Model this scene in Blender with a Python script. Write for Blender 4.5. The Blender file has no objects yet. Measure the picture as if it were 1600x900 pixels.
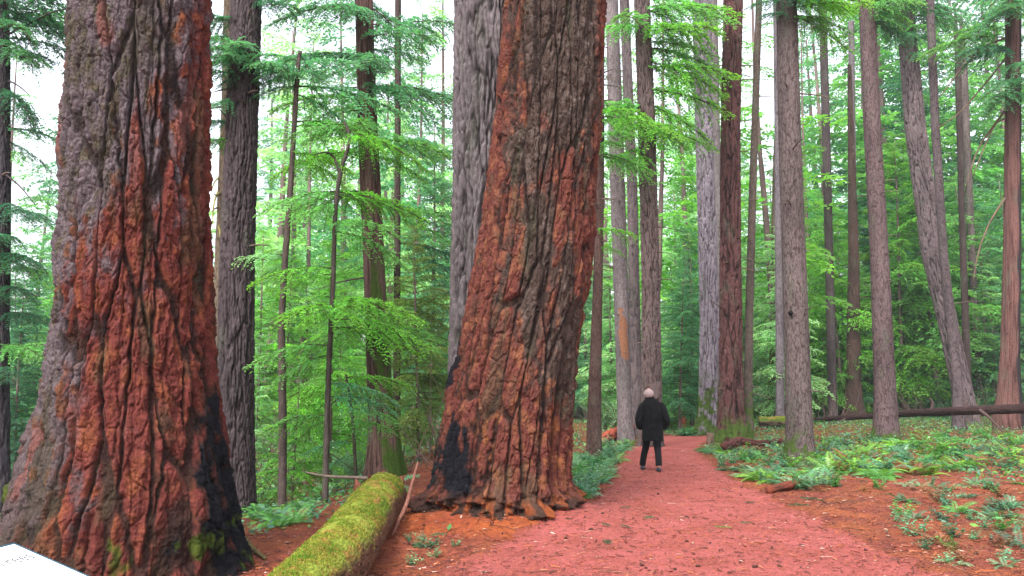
import bpy, math, random
import numpy as np
from mathutils import Vector, Matrix
R_ = math.radians
scene = bpy.context.scene
col = scene.collection
rng = np.random.default_rng(7)
random.seed(7)

# ------------------------------------------------------------------ camera, sky, sun, exposure
FOC = 1244.0                      # focal length in photo pixels (1600 wide)
PITCH = math.atan(164 / FOC)
CAMZ = 1.6
cam_d = bpy.data.cameras.new('camera'); cam = bpy.data.objects.new('camera', cam_d); col.objects.link(cam)
cam_d.sensor_width = 36; cam_d.lens = 36 * FOC / 1600
cam_d.clip_start = .05; cam_d.clip_end = 1000
cam.location = (0, 0, CAMZ); cam.rotation_euler = (math.pi / 2 + PITCH, 0, 0)
scene.camera = cam
SUN_EL, SUN_AZ = R_(52), R_(205)    # azimuth from +Y, clockwise: behind the camera and to its left
w = bpy.data.worlds.new("World"); scene.world = w; w.use_nodes = True
nt = w.node_tree; bg = nt.nodes['Background']
sky = nt.nodes.new('ShaderNodeTexSky'); sky.sky_type = 'NISHITA'; sky.sun_disc = False
sky.sun_elevation = SUN_EL; sky.sun_rotation = SUN_AZ; sky.dust_density = 4; sky.air_density = 1.0
hs = nt.nodes.new('ShaderNodeHueSaturation'); hs.inputs['Saturation'].default_value = .3
nt.links.new(sky.outputs[0], hs.inputs['Color']); nt.links.new(hs.outputs[0], bg.inputs[0])
bg.inputs[1].default_value = .15
sun_d = bpy.data.lights.new('sun', 'SUN'); sun_d.energy = .95; sun_d.angle = R_(14); sun_d.color = (1, .95, .88)
sun = bpy.data.objects.new('sun', sun_d); col.objects.link(sun)
sun.rotation_euler = Vector((-math.sin(SUN_AZ) * math.cos(SUN_EL), -math.cos(SUN_AZ) * math.cos(SUN_EL), -math.sin(SUN_EL))).to_track_quat('-Z', 'Y').to_euler()
scene.view_settings.view_transform = 'Standard'; scene.view_settings.look = 'None'
scene.view_settings.exposure = 2.08; scene.view_settings.gamma = 1
scene.render.engine = 'CYCLES'
scene.cycles.max_bounces = 5; scene.cycles.diffuse_bounces = 3; scene.cycles.transmission_bounces = 4
scene.cycles.transparent_max_bounces = 8; scene.cycles.volume_bounces = 0; scene.cycles.glossy_bounces = 2
scene.cycles.use_denoising = True

# ------------------------------------------------------------------ noise
_g = np.random.default_rng(11)
PERM = np.concatenate([_g.permutation(256)] * 2).astype(np.int32)
GR = _g.normal(size=(256, 3)).astype(np.float32); GR /= np.linalg.norm(GR, axis=1)[:, None]
RV = _g.random((256, 4)).astype(np.float32)
def _h(i, j, k): return PERM[(PERM[(PERM[i & 255] + j) & 255] + k) & 255]
def perlin(p, f=(1, 1, 1), off=0.0):
    x = p[:, 0] * f[0] + off; y = p[:, 1] * f[1] + off * 1.7; z = p[:, 2] * f[2] + off * .6
    i = np.floor(x).astype(np.int32); j = np.floor(y).astype(np.int32); k = np.floor(z).astype(np.int32)
    x = (x - i).astype(np.float32); y = (y - j).astype(np.float32); z = (z - k).astype(np.float32)
    u = x*x*x*(x*(x*6-15)+10); v = y*y*y*(y*(y*6-15)+10); w_ = z*z*z*(z*(z*6-15)+10)
    out = 0
    for a in (0, 1):
        for b in (0, 1):
            for c in (0, 1):
                g = GR[_h(i + a, j + b, k + c)]
                d = g[:, 0]*(x-a) + g[:, 1]*(y-b) + g[:, 2]*(z-c)
                out = out + d * (u if a else 1-u) * (v if b else 1-v) * (w_ if c else 1-w_)
    return out * 1.7
def fbm(p, f, n=3, off=0.0):
    o = 0; a = 1; t = 0
    for q in range(n):
        o = o + a * perlin(p, tuple(k * 2**q for k in f), off + q * 7.3); t += a; a *= .5
    return o / t
def voro(p, f, off=0.0):
    q = np.stack([p[:, 0]*f[0]+off, p[:, 1]*f[1]+off*1.3, p[:, 2]*f[2]+off*.7], 1).astype(np.float32)
    c = np.floor(q).astype(np.int32); fr = q - c
    f1 = np.full(len(q), 9., np.float32); f2 = f1.copy(); idv = np.zeros(len(q), np.float32)
    for a in (-1, 0, 1):
        for b in (-1, 0, 1):
            for d in (-1, 0, 1):
                r = RV[_h(c[:, 0]+a, c[:, 1]+b, c[:, 2]+d)]
                e = (fr[:, 0]-a-r[:, 0])**2 + (fr[:, 1]-b-r[:, 1])**2 + (fr[:, 2]-d-r[:, 2])**2
                m = e < f1
                f2 = np.where(m, f1, np.minimum(f2, e)); idv = np.where(m, r[:, 3], idv); f1 = np.where(m, e, f1)
    return np.sqrt(f1), np.sqrt(f2), idv
def sstep(a, b, x):
    t = np.clip((x - a) / (b - a), 0, 1); return t * t * (3 - 2 * t)
def mixc(a, b, t): return a * (1 - t[:, None]) + np.asarray(b, np.float32) * t[:, None]

# ------------------------------------------------------------------ scene helpers
def tag(o, label=None, cat=None, group=None, kind=None):
    if label: o['label'] = label
    if cat: o['category'] = cat
    if group: o['group'] = group
    if kind: o['kind'] = kind
    return o
def empty(name, loc, label=None, cat=None, group=None, rz=0):
    o = bpy.data.objects.new(name, None); col.objects.link(o); o.location = loc; o.rotation_euler = (0, 0, rz)
    o.empty_display_size = .2
    return tag(o, label, cat, group)
def link(name, me, mat=None, parent=None, world=True):
    if mat is not None and len(me.materials) == 0: me.materials.append(mat)
    o = bpy.data.objects.new(name, me); col.objects.link(o)
    if parent is not None:
        o.parent = parent
        if world: o.matrix_parent_inverse = Matrix.Translation(parent.location).inverted() if parent.rotation_euler.z == 0 else (Matrix.Translation(parent.location) @ Matrix.Rotation(parent.rotation_euler.z, 4, 'Z')).inverted()
    return o
def mesh_np(name, V, F, C=None, smooth=True):
    """F: list of (n,k) int arrays or one; C: per-vertex rgb(a)."""
    if not isinstance(F, list): F = [F]
    F = [np.asarray(f, np.int32) for f in F if len(f)]
    me = bpy.data.meshes.new(name)
    V = np.asarray(V, np.float32)
    me.vertices.add(len(V)); me.vertices.foreach_set('co', V.ravel())
    nl = sum(f.size for f in F); nf = sum(len(f) for f in F)
    me.loops.add(nl); me.polygons.add(nf)
    me.loops.foreach_set('vertex_index', np.concatenate([f.ravel() for f in F]))
    tot = np.concatenate([np.full(len(f), f.shape[1], np.int32) for f in F])
    st = np.concatenate([[0], np.cumsum(tot)[:-1]]).astype(np.int32)
    me.polygons.foreach_set('loop_start', st)
    me.polygons.foreach_set('loop_total', tot)
    me.polygons.foreach_set('use_smooth', np.full(nf, smooth))
    if C is not None:
        C = np.asarray(C, np.float32)
        if C.shape[1] == 3: C = np.concatenate([C, np.ones((len(C), 1), np.float32)], 1)
        a = me.color_attributes.new('Col', 'FLOAT_COLOR', 'POINT'); a.data.foreach_set('color', C.ravel())
    me.update(calc_edges=True); me.validate()
    return me

# pixel of the photograph -> point in the place
def ray(px, py):
    x = (px - 800) / FOC; y = -(py - 450) / FOC
    return np.array([x, math.cos(PITCH) - y * math.sin(PITCH), math.sin(PITCH) + y * math.cos(PITCH)])
def at(px, py, Y):
    d = ray(px, py); d = d / d[1]
    return np.array([d[0] * Y, Y, CAMZ + d[2] * Y])
PATHC = np.array([[-6, 1.2, 3.6], [0, 1.2, 3.2], [5, 1.25, 2.7], [8.4, 1.75, 2.0], [12, 2.55, 1.35], [15.8, 3.1, 1.12], [20, 3.7, 1.02], [23, 4.3, 1.0], [26, 5.1, 1.0], [29, 6.3, 1.05]])
def path_mask(x, y):
    cx = np.interp(y, PATHC[:, 0], PATHC[:, 1]); hw = np.interp(y, PATHC[:, 0], PATHC[:, 2])
    m = 1 - sstep(.75, 1.25, np.abs(x - cx) / hw)
    return m * (1 - sstep(28.5, 31, y))
CT = np.array([at(782, 780, 10.9)[0], 10.9])      # centre giant's foot
def terrain(x, y):
    x = np.atleast_1d(np.asarray(x, float)); y = np.atleast_1d(np.asarray(y, float))
    p = np.stack([x, y, x * 0], 1)
    pm = path_mask(x, y)
    z = .10 * perlin(p, (.17, .17, 1), 3.3) * (1 - .7 * pm) + .035 * perlin(p, (.9, .9, 1), 5.1) * (1 - .75 * pm)
    z += (.025 * perlin(p, (2.7, 2.7, 1), 9.1) + .012 * perlin(p, (8, 8, 1), 2.1)) * (1 - .72 * pm)
    z *= sstep(1, 6, np.hypot(x, y) + 1.5)
    z -= .75 * sstep(1.6, 5.5, -x) * sstep(9.5, 16, y)
    r = np.hypot(x - CT[0], y - CT[1])
    z += .13 * np.exp(-((r - 1.0) / .42) ** 2)
    z += 3.0 * sstep(48, 120, y) + 5 * sstep(100, 190, np.hypot(x, y))
    z += .25 * sstep(6, 16, x) * sstep(20, 32, y)
    return z
def tz(x, y): return float(terrain(x, y)[0])
def gp(px, py):
    """where the sight line through a photo pixel meets the ground"""
    d = ray(px, py); lo, hi = 1.0, 150.0
    ts = np.linspace(1, 150, 3000)
    z = CAMZ + d[2] * ts - terrain(d[0] * ts, d[1] * ts)
    k = np.argmax(z < 0) if (z < 0).any() else len(ts) - 1
    t = ts[k]
    return np.array([d[0] * t, d[1] * t, tz(d[0] * t, d[1] * t)])

# ------------------------------------------------------------------ materials
def nodes(name):
    m = bpy.data.materials.new(name); m.use_nodes = True
    n = m.node_tree; b = n.nodes['Principled BSDF']
    return m, n, b
def N(n, t, **k):
    o = n.nodes.new(t)
    for a, v in k.items():
        if a in o.inputs: o.inputs[a].default_value = v
        else: setattr(o, a, v)
    return o
def mat_bark(name='bark', scale=38, bump=.5, dist=.012, sz=.35, amp=.35):
    m, n, b = nodes(name)
    at_ = N(n, 'ShaderNodeAttribute', attribute_name='Col')
    tc = N(n, 'ShaderNodeTexCoord'); mp = N(n, 'ShaderNodeMapping'); mp.inputs['Scale'].default_value = (1, 1, sz)
    n.links.new(tc.outputs['Object'], mp.inputs[0])
    n1 = N(n, 'ShaderNodeTexNoise'); n1.inputs['Scale'].default_value = scale; n1.inputs['Detail'].default_value = 6; n1.inputs['Roughness'].default_value = .7
    n.links.new(mp.outputs[0], n1.inputs['Vector'])
    mr = N(n, 'ShaderNodeMapRange'); mr.inputs[1].default_value = .25; mr.inputs[2].default_value = .75
    mr.inputs[3].default_value = 1 - amp; mr.inputs[4].default_value = 1 + amp
    n.links.new(n1.outputs[0], mr.inputs[0])
    mx = N(n, 'ShaderNodeVectorMath', operation='MULTIPLY')
    n2 = N(n, 'ShaderNodeTexNoise'); n2.inputs['Scale'].default_value = scale * 3.1; n2.inputs['Detail'].default_value = 4; n2.inputs['Roughness'].default_value = .8
    n.links.new(mp.outputs[0], n2.inputs['Vector'])
    mr2 = N(n, 'ShaderNodeMapRange'); mr2.inputs[1].default_value = .3; mr2.inputs[2].default_value = .7; mr2.inputs[3].default_value = 1 - amp; mr2.inputs[4].default_value = 1 + amp
    n.links.new(n2.outputs[0], mr2.inputs[0])
    mm = N(n, 'ShaderNodeMath', operation='MULTIPLY'); n.links.new(mr.outputs[0], mm.inputs[0]); n.links.new(mr2.outputs[0], mm.inputs[1])
    n.links.new(at_.outputs['Color'], mx.inputs[0]); n.links.new(mm.outputs[0], mx.inputs[1])
    n.links.new(mx.outputs[0], b.inputs['Base Color'])
    bp = N(n, 'ShaderNodeBump'); bp.inputs['Strength'].default_value = bump; bp.inputs['Distance'].default_value = dist
    n.links.new(n1.outputs[0], bp.inputs['Height']); n.links.new(bp.outputs[0], b.inputs['Normal'])
    b.inputs['Roughness'].default_value = .95; b.inputs['Specular IOR Level'].default_value = .08
    return m
M_BARK = mat_bark(amp=.5, bump=.8)
M_BIG = mat_bark('old_bark', 34, 1.0, .02, .55, .55)
M_FINE = mat_bark('litter', 90, .4, .004, 1, .3)
def mat_leaf(name, rough=.55, trans=.5, spec=.3):
    m, n, b = nodes(name)
    oi = N(n, 'ShaderNodeObjectInfo'); a = N(n, 'ShaderNodeAttribute', attribute_name='Col')
    mul = N(n, 'ShaderNodeVectorMath', operation='MULTIPLY')
    n.links.new(oi.outputs['Color'], mul.inputs[0]); n.links.new(a.outputs['Color'], mul.inputs[1])
    mx = N(n, 'ShaderNodeMix', data_type='RGBA')
    n.links.new(a.outputs['Alpha'], mx.inputs[0])
    mx.inputs[6].default_value = (.075, .05, .035, 1); n.links.new(mul.outputs[0], mx.inputs[7])
    n.links.new(mx.outputs[2], b.inputs['Base Color']); b.inputs['Roughness'].default_value = rough; b.inputs['Specular IOR Level'].default_value = spec
    tr = N(n, 'ShaderNodeBsdfTranslucent')
    hs2 = N(n, 'ShaderNodeVectorMath', operation='MULTIPLY'); hs2.inputs[1].default_value = (1.5, 1.6, .9)
    n.links.new(mx.outputs[2], hs2.inputs[0]); n.links.new(hs2.outputs[0], tr.inputs[0])
    ms = N(n, 'ShaderNodeMixShader'); ms.inputs[0].default_value = trans
    n.links.new(b.outputs[0], ms.inputs[1]); n.links.new(tr.outputs[0], ms.inputs[2])
    n.links.new(ms.outputs[0], n.nodes['Material Output'].inputs[0])
    return m
M_LEAF = mat_leaf('conifer_needles'); M_FERN = mat_leaf('fern_leaf', .38, .3, .5)
def mat_plain(name, c, rough=.7, bump=0, scale=40, spec=.4, var=0):
    m, n, b = nodes(name)
    b.inputs['Base Color'].default_value = (*c, 1); b.inputs['Roughness'].default_value = rough; b.inputs['Specular IOR Level'].default_value = spec
    tc = N(n, 'ShaderNodeTexCoord')
    n1 = N(n, 'ShaderNodeTexNoise'); n1.inputs['Scale'].default_value = scale; n1.inputs['Detail'].default_value = 5
    n.links.new(tc.outputs['Object'], n1.inputs['Vector'])
    if var:
        mr = N(n, 'ShaderNodeMapRange'); mr.inputs[1].default_value = .3; mr.inputs[2].default_value = .7; mr.inputs[3].default_value = 1 - var; mr.inputs[4].default_value = 1 + var
        n.links.new(n1.outputs[0], mr.inputs[0])
        mx = N(n, 'ShaderNodeVectorMath', operation='MULTIPLY'); mx.inputs[0].default_value = c
        n.links.new(mr.outputs[0], mx.inputs[1]); n.links.new(mx.outputs[0], b.inputs['Base Color'])
    if bump:
        bp = N(n, 'ShaderNodeBump'); bp.inputs['Strength'].default_value = bump; bp.inputs['Distance'].default_value = .01
        n.links.new(n1.outputs[0], bp.inputs['Height']); n.links.new(bp.outputs[0], b.inputs['Normal'])
    return m
def mat_ground(name, c1, c2, c3):
    """reddish duff: attribute colour broken up by three scales of noise and a scatter of pale and dark flecks"""
    m, n, b = nodes(name)
    tc = N(n, 'ShaderNodeTexCoord'); a = N(n, 'ShaderNodeAttribute', attribute_name='Col')
    def noise(s, d=4, r=.6):
        q = N(n, 'ShaderNodeTexNoise'); q.inputs['Scale'].default_value = s; q.inputs['Detail'].default_value = d; q.inputs['Roughness'].default_value = r
        n.links.new(tc.outputs['Object'], q.inputs['Vector']); return q
    def mrange(q, a0, a1, b0, b1):
        r = N(n, 'ShaderNodeMapRange'); r.inputs[1].default_value = a0; r.inputs[2].default_value = a1; r.inputs[3].default_value = b0; r.inputs[4].default_value = b1
        n.links.new(q, r.inputs[0]); return r
    n1 = noise(1.3, 5); n2 = noise(14, 6, .75); n3 = noise(75, 4, .75)
    m1 = N(n, 'ShaderNodeMix', data_type='RGBA'); n.links.new(mrange(n1.outputs[0], .35, .68, 0, 1).outputs[0], m1.inputs[0])
    m1.inputs[6].default_value = (*c1, 1); m1.inputs[7].default_value = (*c2, 1)
    m2 = N(n, 'ShaderNodeMix', data_type='RGBA'); n.links.new(mrange(n2.outputs[0], .5, .72, 0, .85).outputs[0], m2.inputs[0])
    n.links.new(m1.outputs[2], m2.inputs[6]); m2.inputs[7].default_value = (*c3, 1)
    mm = N(n, 'ShaderNodeVectorMath', operation='MULTIPLY')
    n.links.new(m2.outputs[2], mm.inputs[0]); n.links.new(mrange(n3.outputs[0], .32, .68, .3, 1.7).outputs[0], mm.inputs[1])
    m3 = N(n, 'ShaderNodeVectorMath', operation='MULTIPLY')
    n.links.new(mm.outputs[0], m3.inputs[0]); n.links.new(a.outputs['Color'], m3.inputs[1])
    n.links.new(m3.outputs[0], b.inputs['Base Color'])
    add = N(n, 'ShaderNodeMath', operation='ADD'); n.links.new(n2.outputs[0], add.inputs[0]); n.links.new(n3.outputs[0], add.inputs[1])
    bp = N(n, 'ShaderNodeBump'); bp.inputs['Strength'].default_value = .8; bp.inputs['Distance'].default_value = .02
    n.links.new(add.outputs[0], bp.inputs['Height']); n.links.new(bp.outputs[0], b.inputs['Normal'])
    b.inputs['Roughness'].default_value = .9; b.inputs['Specular IOR Level'].default_value = .2
    return m
M_GROUND = mat_ground('forest_duff', (.14, .030, .020), (.215, .058, .020), (.045, .019, .014))
M_PATH = mat_ground('trodden_path', (.285, .070, .064), (.21, .046, .033), (.085, .026, .022))

# ------------------------------------------------------------------ ground and path
def sheet(name, X, Y, zoff, colf, keep=None):
    gx, gy = np.meshgrid(X, Y); x = gx.ravel(); y = gy.ravel()
    V = np.stack([x, y, terrain(x, y) + zoff], 1)
    nx, ny = len(X), len(Y)
    i = (np.arange(ny - 1)[:, None] * nx + np.arange(nx - 1)[None]).ravel()
    F = np.stack([i, i + 1, i + nx + 1, i + nx], 1)
    if keep is not None:
        k = keep(x, y); F = F[k[F].all(1)]
    return mesh_np(name, V, F, colf(x, y))
sx = np.sinh(np.linspace(-5.2, 5.2, 700)); sx = sx / sx[-1] * 190
sy = np.concatenate([np.linspace(-60, 2.5, 40)[:-1], 2.5 + (np.exp(np.linspace(0, 4.2, 760)) - 1) / (math.exp(4.2) - 1) * 190])
def gcol(x, y):
    p = np.stack([x, y, x * 0], 1)
    c = np.ones((len(x), 3), np.float32)
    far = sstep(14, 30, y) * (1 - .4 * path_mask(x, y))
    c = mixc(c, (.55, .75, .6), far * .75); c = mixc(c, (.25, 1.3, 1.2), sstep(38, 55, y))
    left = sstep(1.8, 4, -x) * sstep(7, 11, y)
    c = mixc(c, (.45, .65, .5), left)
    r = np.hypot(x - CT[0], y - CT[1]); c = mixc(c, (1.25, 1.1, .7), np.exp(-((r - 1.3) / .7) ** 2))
    g = sstep(.15, .5, fbm(p, (.8, .8, 1), 3, 4.4)) * sstep(3.2, 6, x) * sstep(5, 9, y)
    c = mixc(c, (.4, .8, .5), g * .6)
    return c
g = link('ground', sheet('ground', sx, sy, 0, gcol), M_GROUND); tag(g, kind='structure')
def pcol(x, y):
    m = path_mask(x + .0, y); return mixc(np.tile(np.float32([.8, .8, .62]), (len(x), 1)), (1, 1, 1), sstep(.2, .9, m))
def pkeep(x, y):
    p = np.stack([x, y, x * 0], 1)
    return (path_mask(x, y) + .55 * fbm(p, (2.2, 2.2, 1), 4, 1.7) > .42) & (y > -4)
px_ = np.arange(-3.6, 8.5, .045); py_ = np.concatenate([np.arange(-4, 3, .2), np.arange(3, 31, .06)])
g = link('path', sheet('path', px_, py_, .006, pcol, pkeep), M_PATH); tag(g, kind='structure')

# ------------------------------------------------------------------ trunks, logs, branches
def bark_field(q, style, seed):
    """returns displacement (m) and ridge value 0..1; q = metres round the bole (as a circle) and along it"""
    o = seed * 13.7
    if style == 'giant':
        w1 = .035 * perlin(q, (1.3, 1.3, .4), o); w2 = .010 * perlin(q, (14, 14, 9), o + 4); w3 = .06 * perlin(q, (5, 5, 3), o + 6)
        p = np.stack([q[:, 0] + w1 + w2, q[:, 1] + w1 * .8 + w2, q[:, 2] + w3], 1)
        f1, f2, idv = voro(p, (5.4, 5.4, .62), o); e1 = sstep(.01, .15, f2 - f1)
        h1, h2, idh = voro(p, (12, 12, 3.0), o + 8); e2 = sstep(.0, .12, h2 - h1)
        g1, g2, idw = voro(p, (24, 24, 8), o + 3); e3 = sstep(.0, .08, g2 - g1)
        a = sstep(.0, .11, np.abs(perlin(p, (3.8, 3.8, .28), o + 1)))
        r = e1 * (.35 + .65 * a) * .66 + .34 * e2 * e1
        def terr(n, k): v = n * k; f = np.floor(v); return (f + sstep(0, .18, v - f)) / k       # scales lying over one another
        t1_ = terr(fbm(q, (7, 7, 1.9), 3, o + 21), 7); t2_ = terr(fbm(q, (17, 17, 8), 3, o + 25), 5)
        d = .064 * r + .020 * (idv - .5) * e1 + .020 * (idh - .5) * e2 * e1 + .012 * (idw - .5) * e3 + .044 * t1_ + .030 * t2_ + .006 * perlin(q, (24, 24, 16), o + 7) + .007 * perlin(q, (48, 48, 36), o + 9) + .005 * perlin(q, (90, 90, 75), o + 10)
        d += .04 * perlin(q, (1.2, 1.2, .4), o + 12)
        idv = .55 * idv + .45 * idh
        return d, r, idv
    if style == 'fir':
        p = q + .04 * perlin(q, (2, 2, 1), o)[:, None]
        a = np.abs(perlin(p, (12, 12, 1.5), o + 1)); b = np.abs(perlin(p, (22, 22, 3.8), o + 2))
        r = .6 * sstep(0, .3, a) + .4 * sstep(0, .3, b)
        return .055 * r + .012 * perlin(q, (34, 34, 14), o + 5), r, .5 + .5 * perlin(q, (18, 18, 6), o)
    if style == 'coarse':
        p = q + .06 * perlin(q, (2, 2, .8), o)[:, None]
        a = np.abs(perlin(p, (8.5, 8.5, 1.1), o + 1)); b = np.abs(perlin(p, (16, 16, 2.8), o + 2))
        r = .65 * sstep(0, .3, a) + .35 * sstep(0, .3, b)
        return .085 * r + .014 * perlin(q, (20, 20, 10), o + 5), r, .5 + .5 * perlin(q, (16, 16, 5), o)
    if style == 'fibre':
        a = np.abs(perlin(q, (13, 13, .35), o + 1)); b = np.abs(perlin(q, (30, 30, 1.2), o + 2))
        r = .6 * sstep(0, .35, a) + .4 * sstep(0, .35, b)
        return .03 * r + .05 * perlin(q, (2.4, 2.4, .12), o + 4), r, .5 + .5 * perlin(q, (20, 20, 3), o)
    a = np.abs(perlin(q, (16, 16, 3.5), o + 1)); b = np.abs(perlin(q, (30, 30, 9), o + 2))
    r = .5 * sstep(0, .35, a) + .5 * sstep(0, .4, b)
    return .013 * r + .006 * perlin(q, (9, 9, 4), o + 3), r, .5 + .5 * perlin(q, (14, 14, 7), o)
def tube_grid(C, Nn, Bn, rad, caps=True):
    """C (m,3); rad (m,n)"""
    m, n = rad.shape
    th = np.arange(n) / n * 2 * math.pi
    V = C[:, None, :] + rad[:, :, None] * (np.cos(th)[None, :, None] * Nn[:, None, :] + np.sin(th)[None, :, None] * Bn[:, None, :])
    V = V.reshape(-1, 3)
    i = np.arange(m - 1)[:, None] * n; j = np.arange(n)[None]; j2 = (j + 1) % n
    F = [np.stack([(i + j), (i + j2), (i + n + j2), (i + n + j)], -1).reshape(-1, 4)]
    if caps:
        V = np.concatenate([V, C[:1], C[-1:]]); k = m * n; jj = np.arange(n); jn = (jj + 1) % n
        F.append(np.stack([np.full(n, k), jn, jj], 1)); F.append(np.stack([np.full(n, k + 1), (m - 1) * n + jj, (m - 1) * n + jn], 1))
    return V, F
def frames(C):
    T = np.gradient(C, axis=0); T /= np.linalg.norm(T, axis=1)[:, None]
    ref = np.array([0, 0, 1.]) if abs(T[:, 2]).max() < .9 else np.array([1., 0, 0])
    B = np.cross(ref, T); B /= np.linalg.norm(B, axis=1)[:, None]
    return np.cross(T, B), B, T            # N points (roughly) up for lying logs
def bark_mesh(name, C, R, S, n, style, seed, colf, Nn=None, Bn=None, lobes=None, damp=None):
    m = len(C); th = np.arange(n) / n * 2 * math.pi
    if Nn is None: Nn = np.tile([1., 0, 0], (m, 1)); Bn = np.tile([0, 1., 0], (m, 1))
    Rn = float(np.median(R))
    q = np.stack([np.tile(np.cos(th) * Rn, (m, 1)), np.tile(np.sin(th) * Rn, (m, 1)), np.tile(S[:, None], (1, n))], -1).reshape(-1, 3)
    d, r, idv = bark_field(q, style, seed)
    sc = min(1, Rn / .28) if style != 'giant' else 1
    d = (d.reshape(m, n) - d.mean()) * sc
    if damp is not None: d = d * damp[:, None]
    rad = R[:, None] + d
    if lobes is not None: rad = rad + lobes(th[None, :], S[:, None], q.reshape(m, n, 3))
    V, F = tube_grid(C, Nn, Bn, rad)
    nrm = (np.cos(th)[None, :, None] * Nn[:, None] + np.sin(th)[None, :, None] * Bn[:, None]).reshape(-1, 3)
    c = colf(V[:m * n], q, r, idv, nrm)
    c = np.concatenate([c, c[:1], c[-1:]])
    return mesh_np(name, V, F, np.clip(c, .004, .9))
def generic_col(ridge, furrow, seed, moss=0, base_moss=0, scar=None, z0=0, lichen=.3):
    def f(V, q, r, idv, nrm):
        o = seed * 5.1
        c = mixc(np.tile(np.float32(furrow), (len(r), 1)), ridge, sstep(.15, .75, r))
        v = 1.25 * fbm(q, (2.2, 2.2, .6), 4, o)
        c = c * (1 + .38 * v[:, None]) * (1 + .25 * (idv[:, None] - .5)) * .9
        l = sstep(.12, .45, fbm(q, (3, 3, 1.1), 3, o + 2)); c = mixc(c, np.float32([.16, .18, .13]), l * lichen)
        z = V[:, 2] - z0
        if moss: c = mixc(c, (.07, .13, .02), sstep(-.1, .3, fbm(q, (4, 4, 1.2), 3, o + 5) + nrm[:, 0] * .7 - .25 + moss) * (1 - sstep(3, 6, z)))
        if base_moss: c = mixc(c, (.09, .15, .03), sstep(0, .3, fbm(q, (5, 5, 3), 3, o + 8) + .35 * (1 - z / base_moss)) * (1 - sstep(base_moss * .6, base_moss * 1.3, z)))
        if scar is not None:
            zc, zh, ang = scar
            dd = ((z - zc) / zh) ** 2 + ((np.arctan2(nrm[:, 1], nrm[:, 0]) - ang + .4 * v) / .75) ** 2 + 1.6 * fbm(q, (3, 3, 2.4), 3, 9.)
            c = mixc(c, (.42, .19, .11), 1 - sstep(.7, 1.1, dd + .5 * v))
        return c * .43
    return f
def tree_profile(pts, d, H, zdeep=-.35, step=None, ztop_fine=None):
    """pts: rows of (photo y, left x, right x) read off the bole, at its own distance d"""
    P = []
    for py, xl, xr in pts:
        a = at(xl, py, d); b = at(xr, py, d); P.append(((a[2] + b[2]) / 2, (a[0] + b[0]) / 2, (b[0] - a[0]) / 2))
    P.sort(); P = np.array(P)
    z0 = P[0, 0]; zt = P[-1, 0]
    s = (P[-1, 1] - P[max(-3, -len(P)), 1]) / max(.1, (zt - P[max(-3, -len(P)), 0]))
    s = float(np.clip(s, -.08, .08))
    P = np.vstack([P, [H, P[-1, 1] + s * (H - zt) * .6, P[-1, 2] * .35]]) if H > zt + 1 else P
    return P
def make_trunk(px_pts, d, H, style, seed, colf, nth, parent, name='trunk', flare=.18, fz=.35, lob=None, mat=None, dz=None):
    P = tree_profile(px_pts, d, H)
    zg = tz(P[0, 1], d)
    zf = min(H - .5, CAMZ + (654 / FOC) * d + .8)           # top of what the photo shows
    dz = dz or max(.012, d / FOC * 1.1)
    Z = np.concatenate([np.arange(zg - .3, zf, dz), np.linspace(zf, H, 14)])
    cx = np.interp(Z, P[:, 0], P[:, 1]); r = np.interp(Z, P[:, 0], P[:, 2]) * (.96 if d > 15 else 1)
    k = max(1, int(.25 / dz)); ker = np.ones(2 * k + 1) / (2 * k + 1)
    nfine = len(Z) - 14
    if nfine > 4 * k:
        for a in (cx, r):
            b = np.convolve(np.pad(a, k, mode='edge'), ker, 'valid'); a[:nfine - k] = b[:nfine - k]
    C = np.stack([cx, np.full(len(Z), float(d)), Z], 1)
    def lobes(th, S, q):
        h = np.clip(Z[:, None] - zg, 0, None)
        e = np.exp(-h / fz)
        L = .5 + .5 * np.cos(th * 5 + seed + 1.2 * np.sin(th * 2 + seed * 2))
        out = flare * r[:, None] * e * (.35 + 1.1 * L)
        if lob is not None: out = out + lob(th, h, q)
        return out
    me = bark_mesh(name, C, r, Z, nth, style, seed, colf, lobes=lobes)
    o = link(name, me, mat or M_BARK, parent)
    return o, P, zg
def tube(pts, radii, n=6, sub=6):
    """smooth thin tube through points (Catmull-Rom)"""
    P = np.asarray(pts, float); m = len(P)
    t = np.arange(m); tt = np.linspace(0, m - 1, (m - 1) * sub + 1)
    Pe = np.vstack([2 * P[0] - P[1], P, 2 * P[-1] - P[-2]])
    out = []
    for x in tt:
        i = min(int(x), m - 2); u = x - i
        a, b, c, d_ = Pe[i], Pe[i + 1], Pe[i + 2], Pe[i + 3]
        out.append(.5 * ((2 * b) + (-a + c) * u + (2 * a - 5 * b + 4 * c - d_) * u * u + (-a + 3 * b - 3 * c + d_) * u ** 3))
    C = np.array(out); rr = np.interp(tt, t, radii)
    T = np.gradient(C, axis=0); T /= np.linalg.norm(T, axis=1)[:, None]
    B = np.cross(T, [.13, .99, .05]); B /= np.linalg.norm(B, axis=1)[:, None]; Nn = np.cross(B, T)
    return tube_grid(C, Nn, B, np.tile(rr[:, None], (1, n)))
def join(parts):
    """parts: list of (V, [F...], C)"""
    Vs, Fs, Cs, k = [], {}, [], 0
    for V, F, C in parts:
        Vs.append(V); Cs.append(C if np.ndim(C) == 2 else np.tile(np.float32(C), (len(V), 1)))
        for f in (F if isinstance(F, list) else [F]): Fs.setdefault(f.shape[1], []).append(f + k)
        k += len(V)
    return np.concatenate(Vs), [np.concatenate(v) for v in Fs.values()], np.concatenate(Cs)
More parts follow.
